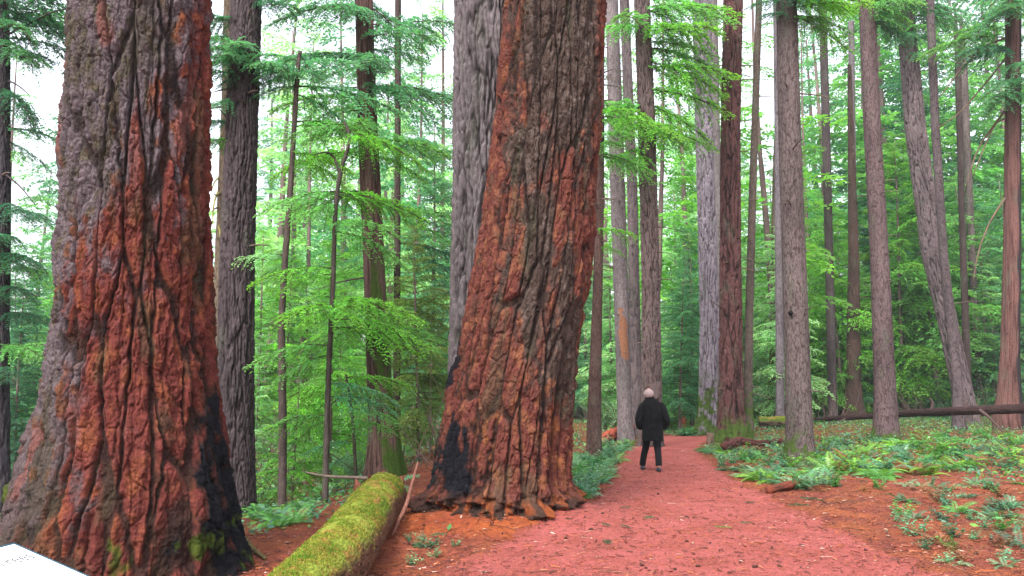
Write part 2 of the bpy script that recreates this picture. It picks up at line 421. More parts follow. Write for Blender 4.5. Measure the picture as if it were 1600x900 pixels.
def tube_obj(name, pts, radii, c, parent=None, mat=None, n=7, sub=6, rough=.15):
    V, F = tube(pts, radii, n, sub)
    nz = perlin(V, (9, 9, 9), 1.3)
    V = V + (np.mean(radii) * rough * nz)[:, None] * np.random.default_rng(3).normal(size=(1, 3))
    C = np.tile(np.float32(c), (len(V), 1)) * (1 + .35 * nz[:, None])
    return link(name, mesh_np(name, V, F, C), mat or M_BARK, parent)

# ------------------------------------------------------------------ foliage
def bough(rg, L, wid=.42, sp=.06, ssp=.045, sl=.08, sw=.014, rise=.12, droop=.35, tint=1., wood=True, hang=(.35, .95)):
    """one flat drooping spray along +X: a rib, alternate side branchlets, each edged with short flat sprigs"""
    Q, C = [], []
    W = []
    nb = max(4, int(L * .93 / sp))
    for i in range(nb):
        t = .06 + .94 * (i + rg.random() * .6) / nb
        if rg.random() < .06: continue
        s = t * L; side = 1 if i % 2 else -1
        bx = np.array([s, 0.04 * L * math.sin(t * 3), rise * s - droop * s * s / L])
        bl = L * wid * (min(1, t / .22) ** .7) * (1 - t) ** .62 * rg.uniform(.62, 1.12) + sl * .5
        a = R_(rg.uniform(46, 68) - 16 * t)
        dr = np.array([math.cos(a), side * math.sin(a), rg.normal() * .10 - .04]); dr /= np.linalg.norm(dr)
        dd = rg.uniform(*hang)
        ns = max(2, int(bl / ssp))
        u = (np.arange(ns) + .5 * rg.random(ns)) / ns
        base = bx[None] + dr[None] * (u * bl)[:, None] - np.array([0, 0, 1])[None] * (dd * u * u * bl)[:, None]
        perp = np.array([-dr[1], dr[0], 0]); perp /= np.linalg.norm(perp)
        if wood: W.append((bx, base[-1], .0035))
        cv = rg.uniform(.72, 1.22) * tint
        for sd in (-1, 1):
            an = R_(48) + rg.normal(size=ns) * .16
            ln = sl * (1 - .45 * u) * rg.uniform(.6, 1.25, ns)
            d = np.cos(an)[:, None] * dr[None] + sd * np.sin(an)[:, None] * perp[None]
            d[:, 2] += rg.normal(size=ns) * .28 - .3 * u - .15
            wv = np.cross(d, np.array([0, 0, 1.])[None] + rg.normal(size=(ns, 3)) * .6); wv /= np.linalg.norm(wv, axis=1)[:, None] + 1e-9
            tip = base + d * ln[:, None]; mid = base + d * (ln * .42)[:, None]; hw = sw * rg.uniform(.7, 1.2, ns)[:, None]
            Q.append(np.stack([base, mid + wv * hw, tip, mid - wv * hw], 1))
            cc = (cv * rg.uniform(.85, 1.15, ns))[:, None] * np.array([1, 1, 1])
            cc[:, 0] *= 1 + .35 * (t - .4)
            C.append(np.repeat(np.concatenate([cc, np.ones((ns, 1))], 1), 4, 0))
    Q = np.concatenate(Q).reshape(-1, 3); C = np.concatenate(C)
    if wood:
        xs = np.linspace(0, L * .95, 9); ax = np.stack([xs, .04 * L * np.sin(xs / L * 3), rise * xs - droop * xs * xs / L], 1)
        WQ = []
        for a, b, rr in W + [(ax[k], ax[k + 1], .006 + .012 * (1 - k / 8) * min(1, L / 2)) for k in range(8)]:
            h = np.array([0, 0, rr]); v = np.cross(b - a, [0, 0, 1.]); v = v / (np.linalg.norm(v) + 1e-9) * rr
            WQ.append(np.stack([a - v, a + v, b + v * .5, b - v * .5])); WQ.append(np.stack([a - h, a + h, b + h * .5, b - h * .5]))
        WQ = np.concatenate(WQ); Q = np.concatenate([Q, WQ])
        C = np.concatenate([C, np.tile([1, 1, 1, 0.], (len(WQ), 1))])
    return Q.astype(np.float32), C.astype(np.float32)
def quads_mesh(name, Q, C):
    return mesh_np(name, Q, np.arange(len(Q)).reshape(-1, 4), C, smooth=False)
def xform(Q, loc, az, pitch=0, roll=0, s=1):
    M = Matrix.Rotation(az, 3, 'Z') @ Matrix.Rotation(-pitch, 3, 'Y') @ Matrix.Rotation(roll, 3, 'X')
    return Q @ (np.array(M, np.float32) * s).T + np.asarray(loc, np.float32)
def crown(name, seed, H, base, Lmax, nb, det, gaps=.25, up=.1, droop=.3):
    """a conifer crown from z=base to z=H, longest sprays low down, thinned here and there so the sky shows through"""
    rg = np.random.default_rng(seed)
    vs = [bough(rg, 1.0, **det) for _ in range(5)]
    Qs, Cs = [], []
    az = rg.random() * 6
    for i in range(nb):
        t = (i + rg.random()) / nb
        z = base + (H - base) * t
        az += 2.4 + rg.normal() * .3
        if math.sin(az * 2 + z * 1.7 / max(1, H / 12) + seed) * .5 + .5 < gaps * rg.random() * 2: continue
        L = Lmax * (.22 + .78 * (1 - t) ** .8) * rg.uniform(.55, 1.15) * min(1, .55 + t * 3)
        Q, C = vs[rg.integers(5)]
        Q = xform(Q * np.array([1, 1, 1]), (0, 0, z), az, pitch=up + .5 * t - droop * rg.random(), roll=rg.normal() * .25, s=L)
        sh = rg.uniform(.7, 1.25)
        C = C.copy(); C[:, :3] *= sh
        Qs.append(Q); Cs.append(C)
    Q = np.concatenate(Qs); C = np.concatenate(Cs)
    return quads_mesh(name, Q, C)
# prototypes (unit metres); leaf sizes are given for a 1 m spray, so they grow with it
D_FINE = dict(wid=.45, sp=.03, ssp=.026, sl=.065, sw=.0125)
D_MID = dict(wid=.45, sp=.04, ssp=.034, sl=.08, sw=.0145)
D_FAR = dict(wid=.48, sp=.06, ssp=.055, sl=.12, sw=.024, wood=False)
CROWN = {
 'sap': [(5.0, crown('crown', 20 + k, 5.0, .4, 1.35, 70, D_FINE, .2)) for k in range(3)],
 'mid': [(10., crown('crown', 40 + k, 10., .8, 2.5, 150, D_MID, .25)) for k in range(4)],
 'tall': [(22., crown('crown', 60 + k, 22., 1.5, 4.2, 210, D_FAR, .38)) for k in range(4)],
 'lacy': [(22., crown('crown', 90 + k, 22., 5, 3.6, 85, D_FAR, .55)) for k in range(3)],
 'airy': [(22., crown('crown', 80 + k, 22., 5, 3.9, 150, D_FAR, .4)) for k in range(3)],
}
BOUGH = [quads_mesh('bough', *bough(np.random.default_rng(100 + k), 1.0, wid=.5, sp=.026, ssp=.022, sl=.055, sw=.0105, droop=.4)) for k in range(4)]
for L_ in CROWN.values():
    for _, me in L_: me.materials.append(M_LEAF)
for me in BOUGH: me.materials.append(M_LEAF)
# plain boles for the background trees
def plain_bole(name, H, r, seed, n=12):
    m = 24; Z = np.linspace(-.4, H, m); rg = np.random.default_rng(seed)
    C = np.stack([.05 * np.sin(Z * .4 + seed), .05 * np.cos(Z * .33 + seed), Z], 1)
    rad = (r * (1 - .85 * np.clip(Z, 0, H) / H) * (1 + .5 * np.exp(-np.clip(Z, 0, 9) / .3)))[:, None] * (1 + .08 * rg.normal(size=(m, n)))
    V, F = tube_grid(C, np.tile([1., 0, 0], (m, 1)), np.tile([0, 1., 0], (m, 1)), rad)
    nz = perlin(V, (9, 9, 1.4), seed)
    c = np.tile(np.float32([.13, .09, .085]), (len(V), 1)) * (1 + .5 * nz[:, None])
    me = mesh_np(name, V, F, np.clip(c, .01, 1)); me.materials.append(M_BARK); return me
BOLE = {'sap': plain_bole('trunk', 4.9, .035, 1, 7), 'mid': plain_bole('trunk', 9.8, .085, 2), 'tall': plain_bole('trunk', 21.5, .24, 3), 'lacy': plain_bole('trunk', 21.5, .17, 5), 'airy': plain_bole('trunk', 21.5, .26, 4)}
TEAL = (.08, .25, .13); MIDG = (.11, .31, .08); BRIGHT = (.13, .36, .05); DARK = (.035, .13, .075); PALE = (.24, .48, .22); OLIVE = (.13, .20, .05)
COLS = dict(teal=TEAL, mid=MIDG, bright=BRIGHT, dark=DARK, pale=PALE, olive=OLIVE)
WORD = dict(teal='blue-green', mid='mid-green', bright='bright green', dark='dark green', pale='pale green', olive='olive green')
def zone(px):
    for lim, wd in ((110, 'left of the big left trunk'), (340, 'behind the big left trunk'), (560, 'in the gap right of the big left trunk'), (720, 'just left of the big middle trunk'),
                    (940, 'behind the big middle trunk'), (1090, 'beyond the walking person'), (1230, 'right of where the path bends'), (1370, 'between the two straight grey trunks'), (1500, 'behind the leaning furrowed trunk')):
        if px < lim: return wd
    return 'at the right edge of the wood'
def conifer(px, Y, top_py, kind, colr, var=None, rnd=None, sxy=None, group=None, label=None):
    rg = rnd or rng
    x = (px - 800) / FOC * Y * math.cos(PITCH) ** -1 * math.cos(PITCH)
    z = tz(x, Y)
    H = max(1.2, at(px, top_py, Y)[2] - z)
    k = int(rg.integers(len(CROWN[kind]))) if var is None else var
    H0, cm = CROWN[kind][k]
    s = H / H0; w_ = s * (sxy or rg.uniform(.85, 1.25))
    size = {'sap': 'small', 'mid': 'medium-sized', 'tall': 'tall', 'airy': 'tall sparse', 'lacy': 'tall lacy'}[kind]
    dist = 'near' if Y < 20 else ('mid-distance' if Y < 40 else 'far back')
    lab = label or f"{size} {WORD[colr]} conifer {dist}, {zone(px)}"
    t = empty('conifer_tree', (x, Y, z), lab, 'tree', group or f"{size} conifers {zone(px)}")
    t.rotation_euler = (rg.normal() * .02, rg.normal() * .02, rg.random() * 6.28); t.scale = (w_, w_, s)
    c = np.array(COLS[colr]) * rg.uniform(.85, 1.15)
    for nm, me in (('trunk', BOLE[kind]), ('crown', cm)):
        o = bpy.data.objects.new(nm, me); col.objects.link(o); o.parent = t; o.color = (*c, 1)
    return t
def add_bough(parent, p, az, L, colr, pitch=0., k=0, roll=0.):
    o = bpy.data.objects.new('bough', BOUGH[k % len(BOUGH)]); col.objects.link(o); o.parent = parent
    o.matrix_parent_inverse = Matrix.Translation(parent.location).inverted()
    o.matrix_basis = Matrix.Translation(Vector(p)) @ Matrix.Rotation(az, 4, 'Z') @ Matrix.Rotation(-pitch, 4, 'Y') @ Matrix.Rotation(roll, 4, 'X') @ Matrix.Scale(L, 4)
    o.color = (*(np.array(COLS[colr]) * random.uniform(.85, 1.15)), 1)
    return o

# ------------------------------------------------------------------ the two giants
def blobs(V, lst, front_y):
    """soft patches on the bole: (photo x, y, half width px, half height px) at the bole's own distance; returns signed closeness"""
    m = np.full(len(V), -9., np.float32)
    for px, py, hw, hh, Y in lst:
        c = at(px, py, Y); sx_ = hw * Y / FOC; sz_ = hh * Y / FOC
        d = 1 - np.sqrt(((V[:, 0] - c[0]) / sx_) ** 2 + ((V[:, 2] - c[2]) / sz_) ** 2)
        m = np.maximum(m, np.where(V[:, 1] < front_y, d, -9))
    return m
def left_col(V, q, r, idv, nrm):
    n1 = fbm(q, (1.6, 1.6, .45), 3, 2.2); n2 = fbm(q, (5, 5, 1.3), 3, 4.2); n3 = fbm(q, (11, 11, 5), 3, 8.1)
    z = V[:, 2]
    grey = np.tile(np.float32([.24, .185, .205]), (len(V), 1))
    grey = mixc(grey, (.15, .125, .09), sstep(0, .4, n3))
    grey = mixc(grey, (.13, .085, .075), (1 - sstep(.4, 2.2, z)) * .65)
    red = mixc(np.tile(np.float32([.26, .064, .052]), (len(V), 1)), (.33, .10, .05), sstep(-.1, .5, n3))
    side = nrm[:, 0] * .8                                   # weathered grey to the left, fresh red to the right
    k = side * .9 + .7 * n1 + .35 * n2 + .8 * (idv - .5) + .6 * n3 + .42 - .30 * (z - 1.8)
    c = mixc(grey, red, sstep(-.05, .45, k))
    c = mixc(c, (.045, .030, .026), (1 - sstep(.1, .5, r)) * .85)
    c = mixc(c, (.10, .085, .05), sstep(.15, .5, n2 * 1.2 - n1) * .55)
    pk = fbm(q, (4, 4, 1.0), 2, 31.); c = mixc(c, (.36, .14, .12), sstep(.38, .55, pk + .2 * idv) * .7)
    ch = blobs(V, [(364, 740, 38, 130, 7.5), (350, 815, 30, 80, 7.3), (372, 860, 36, 60, 7.3)], 8.2) + 1.3 * n2 + 1.1 * n3
    c = mixc(c, (.05, .028, .024), sstep(-.45, .1, ch) * .8); c = mixc(c, (.018, .018, .024), sstep(.08, .3, ch))
    ms = blobs(V, [(165, 885, 26, 34, 6.4), (272, 872, 24, 40, 6.5), (15, 790, 40, 70, 7.4), (372, 900, 34, 30, 6.9)], 8) + 1.1 * n3 + .5 * n2
    c = mixc(c, (.10, .15, .02), sstep(.2, .6, ms) * .85)
    return c * (1 + .32 * n3[:, None]) * .34
def left_lob(th, h, q):
    b = .17 * np.exp(-((h - .95) / .45) ** 2) * np.exp(-((np.abs(th - math.pi) - .1) / .45) ** 2)
    n = perlin(q.reshape(-1, 3), (2.2, 2.2, 1.6), 6.6).reshape(q.shape[:2])
    return b + .12 * n * np.exp(-h / .7)
t1 = empty('giant_fir_tree', (at(205, 880, 7.5)[0], 7.5, 0), 'enormous red and grey furrowed fir trunk with black charring at its right foot', 'tree')
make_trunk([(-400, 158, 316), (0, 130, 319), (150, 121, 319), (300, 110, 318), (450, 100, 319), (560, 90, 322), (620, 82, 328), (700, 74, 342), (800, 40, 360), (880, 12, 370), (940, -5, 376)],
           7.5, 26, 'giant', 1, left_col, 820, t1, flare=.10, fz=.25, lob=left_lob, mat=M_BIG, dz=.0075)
def mid_col(V, q, r, idv, nrm):
    n1 = fbm(q, (1.7, 1.7, .5), 3, 12.2); n2 = fbm(q, (5, 5, 1.3), 3, 14.2); n3 = fbm(q, (11, 11, 5), 3, 18.1)
    z = V[:, 2]
    red = mixc(np.tile(np.float32([.26, .078, .060]), (len(V), 1)), (.34, .13, .07), sstep(-.1, .5, n3))
    brown = mixc(np.tile(np.float32([.13, .085, .07]), (len(V), 1)), (.2, .15, .13), sstep(-.1, .5, n3))
    gb = blobs(V, [(845, 470, 40, 230, 10.5), (880, 80, 70, 200, 10.5), (885, 520, 30, 200, 10.5), (830, 250, 40, 60, 10.5)], 11.5)
    k = .66 + .7 * n1 + .3 * n2 + .6 * (idv - .5) + .6 * n3 - .95 * sstep(-.2, .6, gb) - .10 * (z - 2.5)
    c = mixc(brown, red, sstep(-.15, .35, k))
    c = mixc(c, (.045, .028, .024), (1 - sstep(.1, .5, r)) * .85)
    c = mixc(c, (.13, .12, .075), sstep(.2, .5, n2 - n1 * .6) * .5)
    c = mixc(c, (.42, .15, .06), blobs(V, [(870, 700, 40, 160, 10.3), (700, 560, 30, 160, 10.3), (760, 700, 40, 90, 10.)], 11.5).clip(0, 1) * sstep(0, .4, n3) * .8)
    ch = blobs(V, [(708, 735, 22, 70, 10.), (705, 555, 14, 60, 10.7), (668, 690, 20, 90, 10.7)], 11.5) + 1.2 * n2 + 1.1 * n3
    c = mixc(c, (.05, .028, .024), sstep(-.2, .05, ch) * .8); c = mixc(c, (.018, .018, .026), sstep(.08, .3, ch))
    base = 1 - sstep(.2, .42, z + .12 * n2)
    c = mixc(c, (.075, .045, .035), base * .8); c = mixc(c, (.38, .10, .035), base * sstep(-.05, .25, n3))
    ms = blobs(V, [(672, 640, 30, 130, 10.9)], 12) + .5 * n3; c = mixc(c, (.05, .07, .03), sstep(.2, .5, ms) * .5)
    return c * (1 + .32 * n3[:, None]) * .34
def mid_lob(th, h, q):
    f1, f2, idv = voro(q.reshape(-1, 3) + .08 * perlin(q.reshape(-1, 3), (4, 4, 4), 2.)[:, None], (4.2, 4.2, 4.0), 4.)
    lump = ((.85 - f1).clip(0, 1) * (.3 + idv)).reshape(q.shape[:2])
    rib = .05 * np.exp(-((np.mod(th - (-1.05) + math.pi, 2 * math.pi) - math.pi) / .22) ** 2) * np.exp(-h / 1.6)
    dent = -.12 * np.exp(-((np.mod(th - (-.72) + math.pi, 2 * math.pi) - math.pi) / .15) ** 2) * np.exp(-h / 1.8)
    jag = (.10 * perlin(q.reshape(-1, 3), (9, 9, 9), 3.) + .05 * perlin(q.reshape(-1, 3), (20, 20, 20), 5.)).reshape(q.shape[:2])
    return (.40 * lump + 1.2 * jag) * np.exp(-(h / .36) ** 4) + rib + dent
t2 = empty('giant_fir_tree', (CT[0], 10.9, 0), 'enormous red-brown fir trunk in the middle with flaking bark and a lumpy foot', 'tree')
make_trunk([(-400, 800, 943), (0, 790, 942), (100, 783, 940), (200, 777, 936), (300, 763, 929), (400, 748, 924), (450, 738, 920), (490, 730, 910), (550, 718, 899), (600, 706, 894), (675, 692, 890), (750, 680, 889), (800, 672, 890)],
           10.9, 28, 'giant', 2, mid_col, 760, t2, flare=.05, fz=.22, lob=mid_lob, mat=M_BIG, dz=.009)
# ------------------------------------------------------------------ the other named boles
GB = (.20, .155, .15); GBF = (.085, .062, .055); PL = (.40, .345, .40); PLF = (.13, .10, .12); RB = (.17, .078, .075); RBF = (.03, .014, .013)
BR = (.15, .105, .10); BRF = (.07, .045, .04); CED = (.20, .115, .10); CEDF = (.05, .026, .022)
TR = [
 # name, label, pts, base_y or None, distance or None, H, style, ridge, furrow, extra
 ('fir_tree', 'grey finely furrowed trunk standing close behind the big red middle trunk', [(0, 712, 830), (300, 709, 828), (450, 706, 828), (600, 702, 830), (760, 700, 832)], 12.6, 28, 'coarse', (.25, .21, .22), (.06, .048, .05), {}),
 ('fir_tree', 'dark straight trunk right behind the big left trunk', [(0, 363, 407), (100, 359, 404), (200, 355, 401), (400, 346, 396), (600, 341, 395), (740, 340, 396), (800, 338, 398)], 13.6, 26, 'fir', (.12, .092, .10), (.035, .024, .026), {}),
 ('knobby_tree', 'pale knobby trunk with mossy branch stubs beside the dark straight trunk', [(0, 350, 368), (180, 346, 366), (400, 336, 356), (600, 330, 352), (780, 326, 352)], 14.6, 22, 'smooth', (.26, .20, .15), (.12, .09, .06), {}),
 ('cedar_tree', 'fluted reddish cedar trunk with green moss down its right side', [(0, 554, 580), (200, 557, 589), (450, 567, 604), (600, 572, 614), (680, 574, 626), (740, 572, 634)], 16.5, 26, 'fibre', CED, CEDF, dict(moss=.1)),
 ('fir_tree', 'thin dark trunk just right of the fluted mossy cedar', [(0, 617, 627), (300, 616, 626), (600, 614, 626), (740, 612, 627)], 21., 24, 'smooth', BR, BRF, {}),
 ('fir_tree', 'slim brown trunk peeking out right of the big middle trunk', [(0, 934, 945), (300, 930, 944), (450, 926, 942), (600, 919, 940), (690, 916, 940)], 19.5, 24, 'smooth', (.20, .12, .105), (.10, .06, .05), {}),
 ('fir_tree', 'pale trunk with an orange peeled scar left of the walking person', [(0, 946, 966), (200, 950, 974), (450, 958, 982), (600, 963, 986), (680, 965, 990)], 27., 27, 'smooth', (.36, .30, .31), (.2, .16, .16), dict(scar=(3.6, 1.0, -1.57))),
 ('fir_tree', 'narrow pale trunk squeezed between the scarred and the flared trunks', [(0, 968, 983), (300, 980, 996), (600, 984, 1003), (680, 984, 1004)], 30., 27, 'fir', (.27, .21, .21), PLF, {}),
 ('fir_tree', 'flared brown fir trunk right behind the walking person', [(0, 991, 1015), (200, 997, 1024), (450, 1003, 1031), (600, 1002, 1034), (650, 1001, 1034), (690, 998, 1036)], 24.5, 28, 'fir', (.24, .17, .165), (.06, .037, .036), {}),
 ('fir_tree', 'pale sharply furrowed trunk with a mossy foot where the path bends', [(0, 1082, 1111), (200, 1087, 1113), (400, 1092, 1120), (500, 1094, 1124), (620, 1092, 1126), (680, 1086, 1132)], 31., 29, 'coarse', PL, PLF, dict(base_moss=2.2)),
 ('fir_tree', 'thin pale knotted trunk behind the pale furrowed one', [(0, 1107, 1121), (300, 1114, 1127), (600, 1122, 1136), (670, 1123, 1138)], 36., 26, 'smooth', (.36, .31, .31), (.2, .17, .17), {}),
 ('fir_tree', 'dark red-brown deeply furrowed trunk at the right edge of the path', [(0, 1131, 1160), (200, 1127, 1156), (400, 1125, 1157), (600, 1124, 1161), (650, 1122, 1163), (692, 1117, 1170)], 25.3, 28, 'coarse', RB, RBF, dict(base_moss=.8)),
 ('fir_tree', 'slim smooth trunk with a green mossy foot beside the dark red-brown one', [(0, 1181, 1191), (300, 1170, 1182), (500, 1164, 1177), (600, 1162, 1176), (690, 1161, 1178)], 26., 24, 'smooth', (.2, .155, .13), (.11, .08, .065), dict(base_moss=2.)),
 ('fir_tree', 'thin dim trunk half hidden behind the straight grey trunk', [(0, 1208, 1220), (200, 1210, 1222), (600, 1212, 1225), (680, 1212, 1226)], 35., 24, 'smooth', (.3, .26, .28), PLF, {}),
 ('fir_tree', 'straight grey trunk with one dark knot, nearest trunk right of the path', [(0, 1213, 1245), (200, 1216, 1251), (400, 1222, 1259), (600, 1227, 1267), (690, 1228, 1271), (728, 1226, 1275)], 18.3, 27, 'smooth', (.22, .168, .165), (.085, .06, .058), dict(base_moss=.7)),
 ('fir_tree', 'second straight grey trunk right of the path, standing in the ferns', [(0, 1342, 1366), (200, 1350, 1376), (400, 1360, 1388), (600, 1366, 1399), (688, 1366, 1405)], 26.5, 27, 'smooth', (.22, .15, .155), (.08, .05, .05), dict(base_moss=.4)),
 ('fir_tree', 'leaning furrowed trunk with a spreading foot in the right background', [(0, 1400, 1425), (100, 1408, 1435), (200, 1415, 1445), (400, 1442, 1474), (500, 1466, 1494), (600, 1487, 1516), (660, 1498, 1530)], 36., 29, 'coarse', (.27, .205, .215), (.06, .042, .045), dict(fl=.06)),
 ('fir_tree', 'slim grey trunk running alongside the leaning furrowed trunk', [(0, 1447, 1459), (200, 1455, 1468), (400, 1468, 1481), (600, 1488, 1504), (665, 1488, 1508)], 31., 27, 'smooth', (.21, .16, .17), (.08, .058, .06), {}),
 ('fir_tree', 'thin dark trunk right of the leaning furrowed trunk', [(100, 1492, 1501), (400, 1500, 1510), (660, 1508, 1520)], 40., 22, 'smooth', (.11, .08, .075), BRF, {}),
 ('fir_tree', 'dim greyish trunk second to the right of the leaning trunk', [(100, 1500, 1511), (400, 1513, 1524), (655, 1524, 1538)], 45., 24, 'smooth', (.22, .18, .17), BRF, {}),
 ('cedar_tree', 'broad reddish cedar trunk at the right edge with a black burnt strip', [(0, 1572, 1594), (200, 1571, 1594), (400, 1569, 1593), (560, 1565, 1591), (620, 1560, 1594), (650, 1554, 1598)], 30., 27, 'fibre', (.25, .125, .11), (.12, .05, .045), dict(burn=1, fl=.05)),
 ('fir_tree', 'slender dark trunk far back between the two straight grey trunks', [(0, 1279, 1291), (200, 1284, 1297), (400, 1289, 1302), (660, 1294, 1309)], 42., 27, 'smooth', (.13, .105, .11), BRF, {}),
 ('fir_tree', 'faint thin trunk left of the second straight grey trunk', [(0, 1325, 1334), (300, 1328, 1338), (650, 1333, 1344)], 50., 26, 'smooth', (.28, .24, .25), PLF, {}),
 ('fir_tree', 'short mossy trunk half hidden in shrubs left of the straight grey trunk', [(350, 1206, 1222), (540, 1203, 1224), (600, 1200, 1226), (655, 1194, 1232)], 38., 14, 'fibre', (.16, .12, .08), BRF, dict(base_moss=4)),
 ('fir_tree', 'dark stout trunk low behind the fallen trunk', [(400, 1326, 1342), (600, 1322, 1345), (650, 1318, 1350)], 43., 20, 'fir', (.12, .075, .06), BRF, {}),
 ('fir_tree', 'dark trunk at the left edge of the view', [(0, -8, 12), (100, -8, 14), (300, -12, 14), (600, -18, 12), (760, -20, 14)], 14., 24, 'fir', (.10, .085, .10), (.045, .035, .04), {}),
]
named = {}
for idx, (nm, lab, pts, d, H, style, rc, fc, ex) in enumerate(TR):
    xm = (pts[-1][1] + pts[-1][2]) / 2
    X = at(xm, pts[-1][0], d)[0]; zg = tz(X, d)
    t = empty(nm, (X, d, zg), lab, 'tree')
    ex = dict(ex); burn = ex.pop('burn', 0); fl = ex.pop('fl', .22 if d > 15 else .1)
    cf = generic_col(rc, fc, idx + 3, z0=zg, **ex)
    if burn:
        cf0 = cf
        def cf(V, q, r, idv, nrm, cf0=cf0):
            c = cf0(V, q, r, idv, nrm); n_ = perlin(q, (3, 3, .8), 4.)
            return mixc(c, (.02, .016, .018), sstep(.1, .25, nrm[:, 0] * .9 + .25 * n_ - .1))
    wpx = np.mean([p[2] - p[1] for p in pts]) * .64
    nth = int(np.clip(math.pi * wpx * 2.0, 40, 420))
    o, P, zg = make_trunk(pts, d, H, style, idx + 3, cf, nth, t, flare=fl, fz=.35)
    named[idx] = (t, P, zg, d)

# ------------------------------------------------------------------ thin leaning saplings left of the middle
def stem_tree(lab, pts, d, r0, c, crown_boughs, name='sapling'):
    W = [at(px, py, d) for px, py in pts]
    zg = tz(W[0][0], d); W[0][2] = zg - .05
    t = empty(name, (W[0][0], d, zg), lab, 'tree')
    rad = np.linspace(r0, r0 * .45, len(W))
    tube_obj('trunk', W, rad, c, t, n=9, sub=10)
    return t
def boughs_on(t, lst, d):
    lst = [e for e in lst] + [(e[0], e[1] + random.uniform(6, 22), e[2] + random.uniform(-35, 35), e[3] * random.uniform(.6, .95), e[4], e[5] + random.uniform(-.3, .1)) for e in lst]
    for k, (px, py, az, L, cl, pitch) in enumerate(lst):
        add_bough(t, at(px, py, d), R_(az), L, cl, pitch, k, random.uniform(-.3, .3))
s1 = stem_tree('thin dark leaning sapling with a flat top spray, right of the dark straight trunk', [(441, 795), (442, 650), (440, 520), (446, 400), (456, 260), (464, 125), (469, 80)], 13.5, .075, (.06, .045, .04), None)
boughs_on(s1, [(466, 95, 200, 1.1, 'teal', .1), (466, 100, -20, 1.2, 'teal', .1), (465, 110, 240, 1.0, 'teal', .0), (464, 135, 10, 1.9, 'teal', .05), (464, 120, 150, 1.0, 'teal', .1), (467, 85, 90, .8, 'teal', .3),
                (461, 190, 30, 1.6, 'mid', .2), (457, 240, -20, 1.3, 'bright', -.1), (446, 400, 190, .9, 'pale', .1), (443, 480, 10, .9, 'mid', .1)], 13.5)
s2 = stem_tree('thin bent sapling with an S-shaped top in the bright gap', [(508, 790), (512, 620), (520, 450), (524, 330), (532, 270), (541, 240), (546, 215), (538, 190)], 13., .05, (.05, .04, .035), None)
tube_obj('branch', [at(530, 270, 13), at(521, 245, 13), at(508, 238, 12.8), at(490, 242, 12.5)], [.022, .018, .014, .01], (.05, .04, .035), s2)
boughs_on(s2, [(540, 205, 0, 1.5, 'bright', -.2), (541, 195, 180, 1.1, 'mid', 0), (527, 300, 20, 1.5, 'bright', 0), (527, 300, 200, 1.3, 'mid', -.1), (522, 350, -40, 1.5, 'mid', 0), (520, 420, 210, 1.3, 'bright', 0),
                (519, 470, 330, 1.7, 'bright', .05), (518, 500, 10, 1.6, 'bright', 0), (516, 540, 190, 1.3, 'mid', 0), (513, 600, 350, 1.2, 'teal', 0), (520, 480, 250, 1.4, 'bright', 0), (512, 650, 170, 1.1, 'mid', 0)], 13)
s3 = stem_tree('small dark forked sapling low between the bent sapling and the mossy cedar', [(557, 760), (553, 680), (547, 620), (540, 585)], 14.2, .035, (.05, .045, .03), None)
tube_obj('branch', [at(545, 610, 14.2), at(530, 622, 14), at(517, 632, 13.9)], [.018, .014, .009], (.05, .045, .03), s3)
boughs_on(s3, [(541, 590, 20, 1.2, 'bright', .1), (541, 600, 200, 1.1, 'bright', 0), (548, 640, 330, 1.0, 'mid', 0), (552, 690, 180, .9, 'teal', 0)], 14.2)

# boughs and dead branches carried by the named trees
def on(idx, lst):
    t, P, zg, d = named[idx]
    lst = lst + [(e[0], e[1] + random.uniform(-14, 24), e[2] + random.uniform(-35, 35), e[3] * random.uniform(.6, 1.0), e[4], e[5] + random.uniform(-.3, .1)) for e in lst]
    for k, (px, py, az, L, cl, pitch) in enumerate(lst):
        add_bough(t, at(px, py, d), R_(az), L, cl, pitch, k + idx, random.uniform(-.35, .35))
def dead(idx, lst, c=(.11, .08, .06), r=.02):
    t, P, zg, d = named[idx]
    for pts in lst: tube_obj('dead_branch', [at(a, b, d - .25 * k) for k, (a, b) in enumerate(pts)], np.linspace(r, r * .4, len(pts)), c, t, n=6)
on(1, [(385, 85, 250, 1.1, 'teal', .1), (385, 95, 200, 1.2, 'teal', 0), (380, 100, 280, 1.0, 'teal', 0), (385, 110, 320, 1.2, 'teal', 0), (380, 120, 230, 1.0, 'dark', -.1), (375, 60, 190, 1.1, 'dark', 0), (372, 30, 170, 1.2, 'dark', .1), (370, 160, 255, .8, 'teal', -.2),
       (395, 10, 340, 1.1, 'dark', 0), (370, 220, 190, .9, 'mid', 0), (362, 190, 190, .8, 'dark', 0)])
dead(2, [[(346, 300), (338, 305), (334, 302)], [(345, 322), (336, 326), (331, 330)], [(342, 295), (334, 320), (332, 350)], [(350, 240), (342, 222), (350, 205)], [(344, 275), (335, 285), (330, 300)], [(340, 335), (346, 380), (352, 420)]], (.20, .18, .06), .022)
on(3, [(565, 15, 190, 2.0, 'teal', 0), (565, 25, 250, 1.7, 'teal', -.1), (568, 60, 330, 2.0, 'teal', 0), (570, 90, 200, 2.2, 'teal', 0), (575, 100, 285, 1.8, 'teal', -.1), (570, 140, 340, 2.3, 'teal', 0), (572, 160, 210, 2.0, 'mid', 0), (575, 190, 270, 1.7, 'mid', -.2),
       (575, 225, 330, 2.1, 'mid', 0), (575, 240, 200, 2.0, 'bright', -.1), (580, 480, 260, 1.5, 'bright', .1), (590, 500, 300, 1.5, 'bright', .1), (580, 515, 230, 1.5, 'mid', 0), (590, 520, 330, 1.5, 'mid', 0), (578, 10, 60, 2., 'teal', 0), (575, 300, 170, 1.8, 'mid', 0)])
